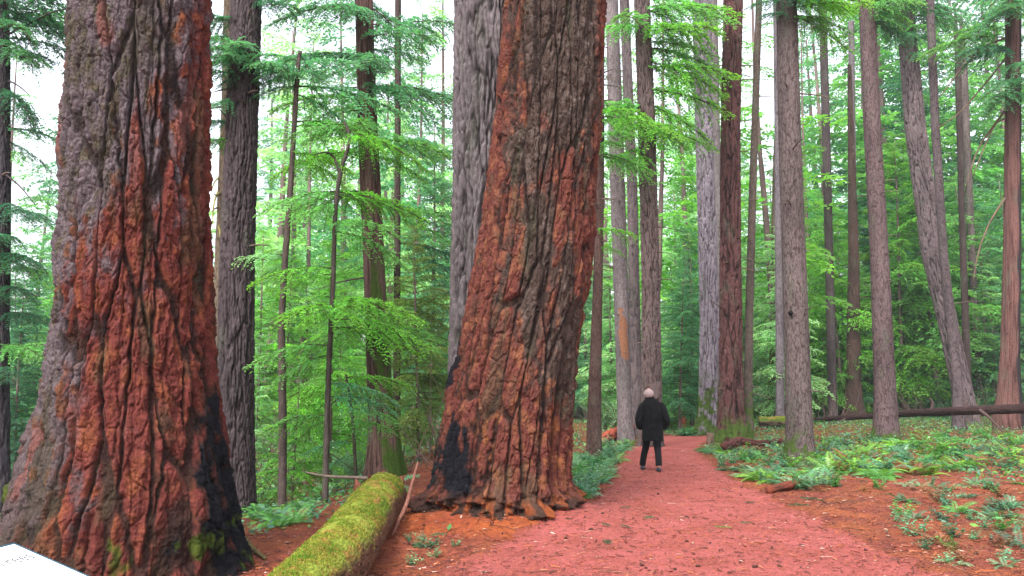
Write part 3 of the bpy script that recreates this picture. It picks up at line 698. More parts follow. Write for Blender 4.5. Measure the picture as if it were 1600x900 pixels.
on(4, [(620, y, a, 2.2, c_, 0) for y, a, c_ in ((40, 330, 'teal'), (110, 200, 'teal'), (150, 350, 'dark'), (230, 300, 'teal'), (330, 340, 'mid'), (380, 20, 'dark'), (420, 200, 'mid'), (470, 330, 'olive'), (520, 10, 'mid'), (585, 350, 'olive'))])
on(5, [(935, 190, 330, 1.8, 'bright', 0), (935, 215, 300, 1.5, 'mid', 0), (937, 240, 20, 1.5, 'mid', 0), (930, 360, 320, 1.2, 'bright', 0)])
on(8, [(1005, y, a, L, c_, p) for y, a, L, c_, p in ((20, 340, 3.0, 'bright', .1), (60, 310, 3.0, 'bright', 0), (75, 10, 3.2, 'mid', 0), (110, 330, 3., 'bright', 0), (140, 350, 2.8, 'bright', -.1), (170, 200, 2.4, 'mid', 0), (190, 240, 2.2, 'bright', -.1), (210, 290, 2.3, 'bright', -.1), (205, 340, 2.2, 'mid', -.1), (45, 200, 2.2, 'mid', 0), (235, 215, 1.8, 'bright', -.2), (0, 355, 3., 'mid', 0))])
on(14, [(1232, y, a, L, c_, p) for y, a, L, c_, p in ((-10, 300, 1.6, 'mid', 0), (0, 340, 1.8, 'bright', 0), (15, 320, 1.6, 'bright', 0), (25, 350, 1.5, 'mid', -.1), (-20, 250, 1.4, 'dark', 0), (-25, 20, 1.8, 'mid', 0), (5, 200, 1.2, 'dark', 0))])
on(15, [(1352, y, a, L, c_, p) for y, a, L, c_, p in ((-15, 330, 2.2, 'mid', 0), (0, 350, 2.2, 'dark', 0), (10, 300, 2., 'mid', -.1), (30, 10, 2.0, 'dark', -.1))])
on(16, [(1415, y, a, L, c_, p) for y, a, L, c_, p in ((0, 300, 2.6, 'teal', 0), (15, 240, 2.6, 'mid', 0), (25, 340, 2.8, 'teal', -.1), (40, 200, 2.4, 'teal', -.1), (45, 280, 2.2, 'mid', -.2), (0, 190, 2.8, 'dark', 0), (10, 20, 3.0, 'dark', 0), (60, 320, 2.2, 'teal', -.2))])
on(20, [(1575, y, a, L, c_, p) for y, a, L, c_, p in ((0, 200, 3.2, 'teal', 0), (30, 240, 3., 'teal', 0), (80, 210, 3.0, 'dark', 0), (110, 250, 2.6, 'teal', -.1), (130, 280, 2.4, 'teal', -.1), (150, 220, 2.4, 'teal', -.1), (-10, 280, 3., 'teal', 0), (60, 170, 3.2, 'mid', .1))])
dead(20, [[(1572, 90), (1540, 130), (1500, 175), (1465, 200)], [(1570, 60), (1535, 75), (1500, 110), (1470, 150)], [(1570, 185), (1555, 195), (1540, 225), (1520, 275)], [(1572, 170), (1530, 230), (1510, 290)], [(1570, 310), (1548, 345), (1530, 390), (1520, 440)]], (.10, .07, .05), .045)
on(25, [(5, y, a, L, c_, p) for y, a, L, c_, p in ((0, 340, 1.6, 'dark', 0), (10, 10, 1.8, 'teal', 0), (30, 350, 1.5, 'dark', 0), (45, 320, 1.5, 'teal', -.1), (60, 0, 1.4, 'dark', 0), (-15, 330, 1.8, 'dark', 0), (80, 340, 1.2, 'teal', -.1), (140, 330, 1.4, 'dark', -.4), (330, 340, 1.1, 'dark', 0), (400, 330, 1.3, 'dark', 0), (420, 0, 1.2, 'mid', 0), (450, 320, 1.2, 'dark', 0), (490, 350, 1.1, 'dark', 0), (540, 330, 1.1, 'mid', 0), (200, 10, 1.2, 'teal', 0), (575, 300, 1., 'dark', 0), (370, 290, 1.1, 'dark', 0))])
dead(25, [[(10, 55), (50, 35), (80, 20), (110, 12)], [(12, 125), (30, 135), (45, 148)], [(5, 270), (30, 290), (55, 320)]], (.06, .045, .05), .02)
dead(11, [[(1125, 480), (1110, 470), (1104, 476)]], r=.02)
for idx, xs in ((6, 958), (6, 966), (10, 1118), (5, 936), (12, 1172)):
    for yy in ((120, 310, 420) if idx != 10 else (60, 160, 260)):
        dead(idx, [[(xs, yy), (xs + random.choice((-14, 14)), yy - random.uniform(-4, 8)), (xs + random.choice((-22, 22)), yy + 5)]], r=.018)
rs = np.random.default_rng(77)
for idx, (t, P, zg, d) in named.items():
    if idx in (0,): continue
    for q_ in range(9):
        z = rs.uniform(zg + (1.5 if q_ < 3 else 3), CAMZ + .5 * d); cx = np.interp(z, P[:, 0], P[:, 1]); r = np.interp(z, P[:, 0], P[:, 2]) * .9
        a = rs.uniform(-math.pi, 0) + (rs.normal() * .2); dv = np.array([math.cos(a), math.sin(a), rs.uniform(-.25, .15)]); L = rs.uniform(.08, .5) * (1 if q_ % 3 else 2)
        p = np.array([cx, d, z]) + dv * [r, r, 0]
        tube_obj('branch_stub', [p, p + dv * L * .5, p + dv * L + [0, 0, -.08 * L]], [.022, .015, .006], (.10, .075, .065), t, n=5, sub=3)
# dark knot on the straight grey trunk
t, P, zg, d = named[14]
kp = at(1236, 489, d - .27); V, F = tube([kp + [0, .05, 0], kp, kp - [0, .05, .0]], [.055, .05, .03], 10)
link('knot', mesh_np('knot', V, F, np.tile(np.float32([.01, .01, .01]), (len(V), 1))), M_BARK, t)

# ------------------------------------------------------------------ the wood behind
rg = np.random.default_rng(5)
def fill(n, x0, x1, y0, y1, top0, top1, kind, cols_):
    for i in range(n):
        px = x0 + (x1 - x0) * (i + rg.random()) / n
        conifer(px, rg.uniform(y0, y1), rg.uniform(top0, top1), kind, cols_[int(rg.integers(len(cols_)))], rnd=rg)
# far row
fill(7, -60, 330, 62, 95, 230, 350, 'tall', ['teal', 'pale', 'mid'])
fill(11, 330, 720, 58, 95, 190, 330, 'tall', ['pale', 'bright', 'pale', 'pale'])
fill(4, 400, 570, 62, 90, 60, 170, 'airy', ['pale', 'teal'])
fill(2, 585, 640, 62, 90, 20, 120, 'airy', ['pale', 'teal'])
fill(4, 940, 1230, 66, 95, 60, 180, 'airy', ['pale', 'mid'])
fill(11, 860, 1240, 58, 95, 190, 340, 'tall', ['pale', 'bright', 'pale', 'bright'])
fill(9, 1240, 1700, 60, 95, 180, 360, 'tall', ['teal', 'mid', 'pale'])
fill(10, 1340, 1700, 45, 75, -150, 60, 'airy', ['teal', 'mid', 'dark'])
fill(1, 690, 720, 45, 60, 60, 120, 'airy', ['teal', 'dark'])
fill(2, 1010, 1250, 65, 85, 40, 200, 'airy', ['mid', 'teal'])
fill(1, 1290, 1340, 60, 80, 0, 100, 'airy', ['dark', 'teal'])
fill(4, 395, 560, 36, 55, -80, 60, 'lacy', ['pale', 'mid', 'teal'])
fill(3, 590, 710, 36, 55, -80, 60, 'lacy', ['pale', 'teal'])
fill(6, 930, 1250, 40, 60, -80, 60, 'lacy', ['pale', 'mid', 'bright'])
fill(2, 1250, 1345, 42, 60, -60, 40, 'lacy', ['teal', 'mid'])
fill(2, 0, 110, 30, 45, -20, 100, 'lacy', ['teal', 'mid'])
fill(7, 715, 905, 40, 80, 200, 330, 'tall', ['pale', 'mid', 'bright'])
# middle row
fill(8, -60, 330, 26, 45, 260, 430, 'mid', ['dark', 'mid', 'teal'])
fill(7, 380, 720, 28, 48, 330, 470, 'mid', ['pale', 'pale', 'bright', 'mid'])
fill(11, 900, 1240, 36, 52, 330, 470, 'mid', ['bright', 'pale', 'pale', 'bright', 'teal'])
fill(16, 1200, 1660, 44, 60, 180, 420, 'mid', ['mid', 'teal', 'pale', 'bright'])
# near saplings
fill(5, 400, 700, 16, 24, 420, 600, 'sap', ['bright', 'teal', 'mid', 'pale'])
fill(6, 1035, 1130, 34, 42, 470, 590, 'sap', ['teal', 'pale', 'bright'])
fill(7, 1190, 1420, 43, 48, 380, 560, 'sap', ['bright', 'mid', 'teal'])
fill(7, 1420, 1640, 43, 50, 380, 560, 'sap', ['teal', 'mid', 'dark'])
conifer(675, 27, 170, 'mid', 'teal', 1, rg, .9, label='blue-green conifer drooping against the sky, just left of the big middle trunk')
conifer(655, 20, 350, 'mid', 'olive', 2, rg, 1.0, label='olive-green conifer with brownish sprays, left of the big middle trunk')
conifer(1310, 44, 300, 'mid', 'bright', 0, rg, .9, label='bright green conifer between the two straight grey trunks')
conifer(1060, 33, 420, 'mid', 'teal', 3, rg, 1.2, label='blue-green bushy conifer right of the walking person')
conifer(520, 19, 330, 'mid', 'bright', 3, rg, .8, label='bright green young conifer behind the bent sapling')
conifer(40, 17, 440, 'mid', 'dark', 2, rg, 1.0, label='dark green young conifer at the left edge of the view')

# ------------------------------------------------------------------ fallen wood
def log_mesh(name, pts, radii, style, seed, colf, nth=120, ds=.02, droop=None, endcol=None):
    P = np.asarray(pts, float); seg = np.r_[0, np.cumsum(np.linalg.norm(np.diff(P, axis=0), axis=1))]
    S = np.arange(0, seg[-1], ds)
    C = np.stack([np.interp(S, seg, P[:, k]) for k in range(3)], 1)
    k = max(1, int(.3 / ds)); ker = np.ones(2 * k + 1) / (2 * k + 1)
    for a in range(3):
        e = np.pad(C[:, a], k, mode='reflect', reflect_type='odd'); C[:, a] = np.convolve(e, ker, 'valid')
    Rr = np.interp(S, seg, radii)
    Nn, Bn, T = frames(C)
    return bark_mesh(name, C, Rr, S, nth, style, seed, colf, Nn=Nn, Bn=Bn), C, Rr, Nn, Bn
def log_col(a, b, seed, moss=0., mosscol=(.15, .18, .025)):
    def f(V, q, r, idv, nrm):
        n1 = fbm(q, (3, 3, 1.2), 3, seed); n2 = fbm(q, (14, 14, 9), 3, seed + 3)
        c = mixc(np.tile(np.float32(b), (len(r), 1)), a, sstep(.1, .7, r)); c = c * (1 + .4 * n1[:, None])
        if moss:
            k = sstep(-.15, .25, nrm[:, 2] + .35 * n1 + .2 * n2 - 1 + moss)
            mc = mixc(np.tile(np.float32(mosscol), (len(r), 1)), (.06, .10, .008), sstep(-.1, .4, n1)); mc = mixc(mc, (.20, .11, .03), sstep(-.05, .3, .6 * n2 + .8 * fbm(q, (6, 6, 3), 3, 21.)) * .85)
            c = mixc(c, (0, 0, 0), k) + mc * k[:, None]
        return c
    return f
def lying(name, lab, pts, radii, style, seed, colf, cat='log', **k):
    me, *_ = log_mesh('bark', pts, radii, style, seed, colf, **k)
    t = empty(name, Vector(pts[0]), lab, cat)
    link('bark', me, M_BARK, t); return t
# big mossy log between the giants
LP = [(-1.30, 2.6), (-1.36, 4.5), (-1.44, 7.0), (-1.60, 9.2), (-1.66, 10.6)]
lp = [(x, y, tz(x, y) + h) for (x, y), h in zip(LP, (.22, .23, .25, .27, .28))]
me, C, Rr, Nn, Bn = log_mesh('bark', lp, [.255, .260, .268, .285, .29], 'smooth', 41, log_col((.095, .045, .028), (.045, .025, .017), 3.1, .6), nth=420, ds=.012)
t = empty('fallen_log', Vector(lp[0]), 'thick fallen log coated with yellow-green moss, between the two giant trunks', 'log')
link('bark', me, M_BIG, t)
rg = np.random.default_rng(9)
n = 60000; k = rg.integers(0, len(C), n); th = rg.normal(size=n) * .75
nv = np.cos(th)[:, None] * Nn[k] + np.sin(th)[:, None] * Bn[k]
p0 = C[k] + nv * (Rr[k] + .005)[:, None] + rg.normal(size=(n, 3)) * .004
p0[:, 1] += rg.uniform(-.006, .006, n)
keep = fbm(p0, (3.5, 3.5, 3.5), 3, 6.) + .5 * fbm(p0, (9, 9, 9), 2, 16.) + .8 * np.cos(th) > .62
p0, nv = p0[keep], nv[keep]; n = len(p0)
d = nv + rg.normal(size=(n, 3)) * .6; d /= np.linalg.norm(d, axis=1)[:, None]; v = np.cross(d, rg.normal(size=(n, 3))); v /= np.linalg.norm(v, axis=1)[:, None]
L = rg.uniform(.004, .014, n)[:, None]; W_ = rg.uniform(.002, .005, n)[:, None]
Q = np.stack([p0 - v * W_, p0 + v * W_, p0 + d * L + v * W_ * .3, p0 + d * L - v * W_ * .3], 1).reshape(-1, 3)
cc = mixc(np.tile(np.float32([.16, .18, .025]), (n, 1)), (.06, .12, .01), sstep(-.3, .4, fbm(p0, (5, 5, 5), 3, 2.))); cc = mixc(cc, (.25, .15, .035), (rg.random(n) < .13).astype(float)); cc *= rg.uniform(.7, 1.25, (n, 1))
link('moss', mesh_np('moss', Q, np.arange(len(Q)).reshape(-1, 4), np.repeat(cc, 4, 0), smooth=False), M_FINE, t)
# splintered root wood at the log's far end
t = empty('rotten_stump', Vector((-1.5, 10.9, tz(-1.5, 10.9))), 'splintered reddish rotten root wood at the far end of the mossy log', 'stump')
parts = []
for i in range(16):
    a = gp(640 + rg.normal() * 10, 775 + rg.normal() * 12); a[1] = 10.5 + rg.normal() * .2
    b = a + [rg.normal() * .12, rg.normal() * .1, rg.uniform(.25, .62)]
    V, F = tube([a, (a + b) / 2 + rg.normal(size=3) * .05, b], [.09, .07, .02], 9)
    V = V + .03 * perlin(V, (9, 9, 9), i)[:, None]
    parts.append((V, F, np.float32([.16, .06, .04]) * rg.uniform(.5, 1.2)))
V, F, Cc = join(parts); link('wood', mesh_np('wood', V, F, Cc), M_BIG, t)
t = empty('fallen_branch', Vector(gp(585, 880)), 'pale bare stick leaning along the right side of the mossy log', 'branch')
tube_obj('stick', [at(653, 722, 10.0), at(645, 752, 9.8), at(636, 785, 9.4), at(624, 812, 9.2), gp(612, 842) + [0, 0, .03]], [.012, .02, .024, .022, .012], (.14, .06, .045), t)
t = empty('fallen_branch', Vector(gp(410, 868)), 'short mossy stick lying at the right foot of the big left trunk', 'branch')
tube_obj('stick', [gp(383, 850) + [0, 0, .04], gp(398, 866) + [0, 0, .03], gp(415, 878) + [0, 0, .02]], [.028, .024, .018], (.09, .07, .03), t)
t = empty('fallen_branch', Vector(gp(582, 770)), 'long thin bare branch lying nearly level behind the mossy log', 'branch')
tube_obj('stick', [at(478, 738, 12.2), at(510, 744, 12.2), at(550, 746, 12.2), at(584, 748, 12.2)], [.012, .02, .026, .03], (.11, .085, .07), t)
# long fallen trunk across the right
A = [at(1192, 664, 40), at(1290, 655, 37), at(1400, 647, 33.5), at(1500, 642, 29), at(1640, 637, 26.5), at(1740, 634, 25.8)]
me, *_ = log_mesh('bark', A, [.07, .11, .13, .15, .165, .17], 'fir', 44, log_col((.032, .018, .017), (.016, .010, .010), 4.1), nth=60, ds=.06)
t = empty('fallen_tree', Vector(A[0]), 'long dark fallen tree trunk lying across the wood on the right', 'log')
link('bark', me, M_BARK, t)
for pts in ([at(1530, 640, 28.1), at(1548, 655, 27.8), at(1566, 674, 27.5)], [at(1408, 647, 33.3), at(1398, 660, 33), at(1386, 672, 32.8)], [at(1455, 642, 31.2), at(1457, 630, 31.2), at(1452, 622, 31.2)], [at(1330, 652, 36), at(1300, 662, 35.6), at(1262, 672, 35.2)], [at(1508, 640, 28.8), at(1510, 628, 28.8)]):
    tube_obj('branch', pts, [.06, .045, .025][:len(pts)], (.06, .038, .036), t)
lying('fallen_log', 'short reddish rotten log left of the path, beyond the ferns', [gp(934, 699) + [0, 0, .12], gp(955, 690) + [0, 0, .22], gp(992, 679) + [0, 0, .35]], [.13, .17, .15], 'coarse', 45, log_col((.26, .06, .035), (.06, .02, .015), 2.), nth=60, ds=.03)
lying('fallen_log', 'small log end with a pale tan cut face, left of the path', [gp(922, 704) + [0, 0, .10], gp(944, 697) + [0, 0, .14]], [.10, .11], 'smooth', 46, log_col((.22, .14, .07), (.09, .05, .03), 2.), nth=40, ds=.03)
lying('rotten_log', 'dark twisted rotten log among the ferns right of the path', [gp(1132, 708) + [0, 0, .16], gp(1155, 702) + [0, 0, .22], gp(1185, 702) + [0, 0, .14], gp(1222, 698) + [0, 0, .17]], [.10, .13, .08, .07], 'coarse', 47, log_col((.07, .024, .02), (.02, .012, .012), 2.), nth=60, ds=.03)
lying('mossy_log', 'short green mossy log lying just left of the straight grey trunk', [gp(1186, 668) + [0, 0, .2], gp(1245, 667) + [0, 0, .22]], [.22, .22], 'coarse', 48, log_col((.08, .06, .04), (.03, .02, .02), 2., .9, (.06, .10, .02)), nth=50, ds=.05)
lying('fallen_log', 'low reddish rotten log in the foreground ferns right of the path', [gp(1200, 772) + [0, 0, .05], gp(1240, 765) + [0, 0, .08], gp(1262, 757) + [0, 0, .07]], [.05, .07, .05], 'coarse', 49, log_col((.12, .03, .018), (.04, .018, .015), 2.), nth=50, ds=.03)
def stump(px, py, h, r, c, lab, seed, pointed=False, name='stump'):
    p = gp(px, py); m = 20
    Z = np.concatenate([[-.15], np.linspace(0, h, m - 1)])
    C = np.stack([np.full(m, p[0]), np.full(m, p[1]), p[2] + Z], 1); rr = r * (1 + .5 * np.exp(-np.clip(Z, 0, 9) / .12))
    if pointed: rr = r * np.where(Z < h * .6, 1, np.clip((h - Z) / (h * .4), .08, 1) ** .6)
    me = bark_mesh('wood', C, rr, Z, 40, 'coarse' if not pointed else 'smooth', seed, log_col(c, tuple(q * .4 for q in c), seed, 0))
    t = empty(name, Vector(p), lab, 'stump'); link('wood', me, M_BARK, t)
    return t
stump(1110, 699, .42, .09, (.12, .08, .06), 'small broken brown stump at the left foot of the dark red-brown trunk', 51)
stump(1066, 671, .78, .17, (.34, .10, .05), 'short orange-brown stump with a pointed top beyond the walking person', 52, True)
stump(1098, 672, .5, .12, (.40, .36, .38), 'small pale grey stump at the foot of the pale furrowed trunk', 53)
stump(1047, 664, .4, .4, (.07, .03, .025), 'low broad dark stump beyond the walking person', 54)

# ------------------------------------------------------------------ ferns, shrubs and ground cover
def fern_mesh(seed, n=11, L=.55, pin=15):
    rg = np.random.default_rng(seed); Q, C = [], []
    for i in range(n):
        az = i * 2.4 + rg.normal() * .3; l = L * rg.uniform(.65, 1.15); up = rg.uniform(.55, 1.25); dr = rg.uniform(.7, 1.3)
        t = np.linspace(0.12, 1, pin); hd = np.array([math.cos(az), math.sin(az), 0])
        ax = hd[None] * (t * l)[:, None] + np.array([0, 0, 1.])[None] * (l * (up * t - dr * t * t * .75))[:, None]
        sd = np.array([-hd[1], hd[0], 0]); T = np.gradient(ax, axis=0); T /= np.linalg.norm(T, axis=1)[:, None]
        tw = rg.normal() * .3; v = rg.uniform(.7, 1.3)
        for s in (-1, 1):
            pl = l * .26 * (np.sin(np.pi * np.clip(t * .93 + .07, 0, 1)) ** .6) * (1 - .35 * t)
            d = s * sd[None] * .93 + T * .35 + np.array([0, 0, 1.]) * (tw * s - .12); d = d / np.linalg.norm(d, axis=1)[:, None]
            w_ = T * (l / pin * .46)
            b = ax; tip = ax + d * pl[:, None] - np.array([0, 0, 1.]) * (pl * .15)[:, None]; mid = ax + d * (pl * .35)[:, None]
            Q.append(np.stack([b - w_ * .5, mid - w_, tip, mid + w_], 1)); c = np.ones((pin, 4)); c[:, :3] = v * rg.uniform(.85, 1.15, (pin, 1)); c[:, 0] *= 1 + .3 * t
            C.append(np.repeat(c, 4, 0))
        h = sd * .003
        Q.append(np.stack([ax[:-1] - h, ax[:-1] + h, ax[1:] + h, ax[1:] - h], 1)); C.append(np.tile([.8, .8, .8, .3], ((pin - 1) * 4, 1)))
    return quads_mesh('fronds', np.concatenate(Q).reshape(-1, 3), np.concatenate(C))
def leafy_mesh(seed, H=.4, ns=9, nl=11, lf=.045, spread=.8):
    rg = np.random.default_rng(seed); Q, C = [], []
    for i in range(ns):
        az = rg.random() * 6.28; le = rg.uniform(.15, spread)
        d = np.array([math.cos(az) * le, math.sin(az) * le, 1.]); d /= np.linalg.norm(d); l = H * rg.uniform(.6, 1.2)
        b0 = rg.normal(size=3) * [.06 * H / .4, .06 * H / .4, 0]
        t = np.linspace(.15, 1, nl); ax = b0 + d[None] * (t * l)[:, None] + np.array([math.cos(az), math.sin(az), -.3])[None] * (.25 * l * t * t)[:, None]
        h = np.array([.0025, 0, 0]) * (H / .4); Q.append(np.stack([ax[:-1] - h, ax[:-1] + h, ax[1:] + h, ax[1:] - h], 1)); C.append(np.tile([1, 1, 1, 0.], ((nl - 1) * 4, 1)))
        v = rg.uniform(.7, 1.3)
        for k in range(2):
            a2 = rg.random(nl) * 6.28; dd = np.stack([np.cos(a2), np.sin(a2), rg.uniform(-.3, .4, nl)], 1); dd /= np.linalg.norm(dd, axis=1)[:, None]
            sz = lf * rg.uniform(.6, 1.3, nl)[:, None]; sv = np.cross(dd, np.array([0, 0, 1.])[None] + rg.normal(size=(nl, 3)) * .35); sv /= np.linalg.norm(sv, axis=1)[:, None]
            m1 = ax + dd * sz * .8; tip = ax + dd * sz * 2 - [0, 0, .2 * lf]
            Q.append(np.stack([ax, m1 + sv * sz * .5, tip, m1 - sv * sz * .5], 1)); c = np.ones((nl, 4)); c[:, :3] = v * rg.uniform(.8, 1.2, (nl, 1)); C.append(np.repeat(c, 4, 0))
    return quads_mesh('leaves', np.concatenate(Q).reshape(-1, 3), np.concatenate(C))
FERN = [fern_mesh(200 + k) for k in range(5)]; SALAL = [leafy_mesh(220 + k) for k in range(4)]
SHRUB = [leafy_mesh(240 + k, 1.6, 30, 22, .055, 1.0) for k in range(4)]
for m_ in FERN + SALAL + SHRUB: m_.materials.append(M_FERN)
FC = dict(bluish=(.07, .22, .11), green=(.07, .25, .05), bright=(.13, .34, .035), dusky=(.05, .15, .08), greyish=(.13, .27, .14), rusty=(.16, .075, .03))
rgf = np.random.default_rng(31)
TRUNKS_XY = [(t_.location.x, t_.location.y, max(.15, P_[0, 2])) for t_, P_, _, _ in named.values()] + [(CT[0], CT[1], 1.25), (t1.location.x, 7.5, 1.5)]
def plant(kind, p, s, fc, lab, cat, group):
    me = kind[int(rgf.integers(len(kind)))]
    nm = 'fern' if kind is FERN else ('shrub' if kind is SHRUB else 'leafy_plant')
    o = bpy.data.objects.new(nm, me); col.objects.link(o); o.location = p; o.rotation_euler = (rgf.normal() * .08, rgf.normal() * .08, rgf.random() * 6.28); o.scale = (s,) * 3
    o.color = (*(np.array(FC[fc]) * rgf.uniform(.8, 1.2)), 1)
    return tag(o, lab, cat, group)
def patch(n, poly, mixk, where, smin, smax, fcs):
    """poly: photo-pixel polygon on the ground"""
    poly = np.array(poly, float); x0, y0 = poly.min(0); x1, y1 = poly.max(0); c = 0; tries = 0
    while c < n and tries < n * 60:
        tries += 1
        x = rgf.uniform(x0, x1); y = rgf.uniform(y0, y1); ins = False; j = len(poly) - 1
        for i in range(len(poly)):
            if (poly[i, 1] > y) != (poly[j, 1] > y) and x < (poly[j, 0] - poly[i, 0]) * (y - poly[i, 1]) / (poly[j, 1] - poly[i, 1]) + poly[i, 0]: ins = not ins
            j = i
        if not ins: continue
        p = gp(x, y)
        if float(path_mask(p[0], p[1])) > .35 or any(math.hypot(p[0] - a, p[1] - b) < r for a, b, r in TRUNKS_XY): continue
        f = fcs[int(rgf.integers(len(fcs)))]; fern = rgf.random() < mixk
        s = rgf.uniform(smin, smax)
        if fern: plant(FERN, p - [0, 0, .02], s, f, f"{f} fern clump {where}", 'fern', f"{f} ferns {where}")
        else: plant(SALAL, p - [0, 0, .02], s, f, f"{f} low leafy plant {where}", 'plant', f"{f} leafy plants {where}")
        c += 1
patch(85, [(900, 715), (925, 700), (960, 694), (990, 694), (968, 715), (950, 745), (925, 775), (905, 780)], .45, 'on the left side of the path', .45, .85, ['bluish', 'bluish', 'green', 'greyish'])
patch(110, [(1072, 700), (1110, 692), (1240, 692), (1300, 735), (1310, 768), (1235, 770), (1180, 752), (1120, 732), (1075, 715)], .55, 'between the path and the straight grey trunk', .4, .85, ['bluish', 'green', 'bluish', 'greyish', 'bright', 'rusty', 'dusky'])
patch(150, [(1270, 705), (1330, 690), (1600, 675), (1640, 735), (1500, 740), (1400, 748), (1300, 748)], .6, 'in the green band round the second grey trunk', .6, 1.05, ['bluish', 'green', 'green', 'dusky', 'bright', 'rusty'])
patch(60, [(1330, 765), (1600, 745), (1600, 890), (1480, 890), (1380, 835)], .4, 'on the red duff at the lower right', .3, .6, ['bluish', 'dusky', 'greyish', 'green', 'rusty'])
patch(26, [(385, 765), (560, 745), (570, 760), (470, 825), (400, 835)], .5, 'behind the mossy log', .45, .85, ['bluish', 'dusky', 'green', 'greyish'])
patch(14, [(1030, 690), (1100, 672), (1112, 684), (1070, 694)], .4, 'at the far bend of the path', .6, 1., ['green', 'bluish'])
patch(8, [(640, 830), (720, 850), (700, 890), (600, 890)], 0, 'on the duff in front of the middle trunk', .2, .32, ['dusky', 'greyish'])
patch(6, [(0, 620), (40, 600), (20, 740), (0, 760)], .5, 'left of the big left trunk', .7, 1.1, ['green', 'bluish'])
for (px, py, d_, s, f, lab) in [(598, 735, 13.0, 1.15, 'bluish', 'large blue-green fern growing above the far part of the mossy log'), (1185, 752, 0, 1., 'bright', 'bright green fern beside the dark rotten log'), (1395, 700, 0, 1.1, 'bright', 'bright green fern patch at the foot of the second grey trunk')]:
    p = gp(px, py) if not d_ else np.array([at(px, py, d_)[0], d_, tz(at(px, py, d_)[0], d_)])
    plant(FERN, p, s, f, lab, 'fern', None)
# knee-high to head-high shrubs under the trees
for i in range(110):
    px = rgf.uniform(-20, 1640); Y = rgf.uniform(19, 46)
    if 650 < px < 905: continue
    if 905 < px < 1130 and Y < 33: continue
    if px > 1130 and Y < 43.5: Y = rgf.uniform(43.5, 52)
    if px < 650: Y = rgf.uniform(14, 34)
    x = (px - 800) / FOC * Y
    f = ['green', 'bright', 'bluish', 'greyish'][int(rgf.integers(4))]
    plant(SHRUB, (x, Y, tz(x, Y) - .05), rgf.uniform(.5, 1.25), f, f"{f} leafy shrub {'near' if Y < 30 else 'far'} and {zone(px)}", 'shrub', f"{f} {'near' if Y < 30 else 'far'} shrubs {zone(px)}")
# bare twiggy tangles
for i, (px, py, d_) in enumerate([(1300, 655, 38), (1420, 650, 41), (1540, 640, 33), (690, 640, 17), (430, 700, 20)]):
    p = at(px, py, d_); p[2] = tz(p[0], d_); parts = []
    for k in range(22):
        a = p + rgf.normal(size=3) * [.5, .4, 0]; b = a + rgf.normal(size=3) * [.8, .5, .1] + [0, 0, rgf.uniform(.6, 2.2)]
        V, F = tube([a, (a + b) / 2 + rgf.normal(size=3) * .15, b], [.011, .008, .003], 4, 4); parts.append((V, F, np.float32([.13, .085, .07])))
    V, F, Cc = join(parts); o = link('dead_bush', mesh_np('dead_bush', V, F, Cc), M_BARK)
    tag(o, ['bare brown twiggy bush behind the fallen trunk tip', 'bare brown twigs standing behind the fallen trunk', 'bare twiggy bush at the foot of the burnt cedar', 'pale bare twigs left of the big middle trunk', 'bare brown twigs in the left gap'][i], 'bush')
# low ground cover: leaves one could not count
def scatter_leaves(name, spots, sz, zc, cols_):
    n = len(spots); r = rgf
    base = np.stack([spots[:, 0], spots[:, 1], terrain(spots[:, 0], spots[:, 1]) + r.random(n) ** 1.5 * zc], 1)
    d = r.normal(size=(n, 3)) * [1, 1, .35]; d /= np.linalg.norm(d, axis=1)[:, None]
    v = np.cross(d, np.array([0, 0, 1.]) + r.normal(size=(n, 3)) * .4); v /= np.linalg.norm(v, axis=1)[:, None]
    L = sz * r.uniform(.5, 1.4, (n, 1)); c = np.array(cols_)[r.integers(len(cols_), size=n)] * r.uniform(.6, 1.3, (n, 1))
    Q = np.stack([base, base + d * L * .5 + v * L * .3, base + d * L, base + d * L * .5 - v * L * .3], 1).reshape(-1, 3)
    return mesh_np(name, Q, np.arange(len(Q)).reshape(-1, 4), np.repeat(np.concatenate([c, np.ones((n, 1))], 1), 4, 0), smooth=False)
n = 130000
x = rgf.uniform(-16, 26, n); y = rgf.uniform(9, 46, n); pp = np.stack([x, y, 0 * x], 1)
m = fbm(pp, (.55, .55, 1), 3, 8.) * 1.0 + .9 * sstep(11, 19, y) * sstep(4, 9, x) + .8 * sstep(1.5, 3, -x) + .9 * np.exp(-((x - 1.7) / .7) ** 2) * sstep(12, 14, y) + .55 * sstep(28, 34, y) - .45
m = m - 2.2 * path_mask(x, y)
k = m + .3 * rgf.random(n) + .35 * fbm(pp, (2.1, 2.1, 1), 2, 5.) > .2
o = link('ground_cover', scatter_leaves('ground_cover', np.stack([x[k], y[k]], 1), .085, .14, [(.05, .16, .10), (.06, .20, .04), (.10, .24, .14), (.035, .09, .05), (.12, .28, .04)]), M_FERN); o.color = (1, 1, 1, 1); tag(o, kind='stuff')
# needle litter, chips and cone scales on the red duff
n = 120000
y = 3.5 + 20 * rgf.random(n) ** 1.6; x = rgf.uniform(-1, 1, n) * (1.5 + .72 * y)
pm = path_mask(x, y); k = rgf.random(n) > pm * .4
x, y = x[k], y[k]; n = len(x)
b = np.stack([x, y, terrain(x, y) + .012 + .006 * rgf.random(n)], 1); a = rgf.random(n) * 6.28; d = np.stack([np.cos(a), np.sin(a), rgf.normal(size=n) * .08], 1)
L = (.008 + .05 * rgf.random((n, 1)) ** 3); W_ = np.where(rgf.random((n, 1)) < .35, L * .35, .0018 + 0 * L); W_ = np.minimum(W_, .007); v = np.stack([-np.sin(a), np.cos(a), rgf.normal(size=n) * .3], 1)
Q = np.stack([b - d * L - v * W_, b - d * L + v * W_, b + d * L + v * W_, b + d * L - v * W_], 1)
Q[:, :, 2] += np.array([0, .004, .0, .004])[None]
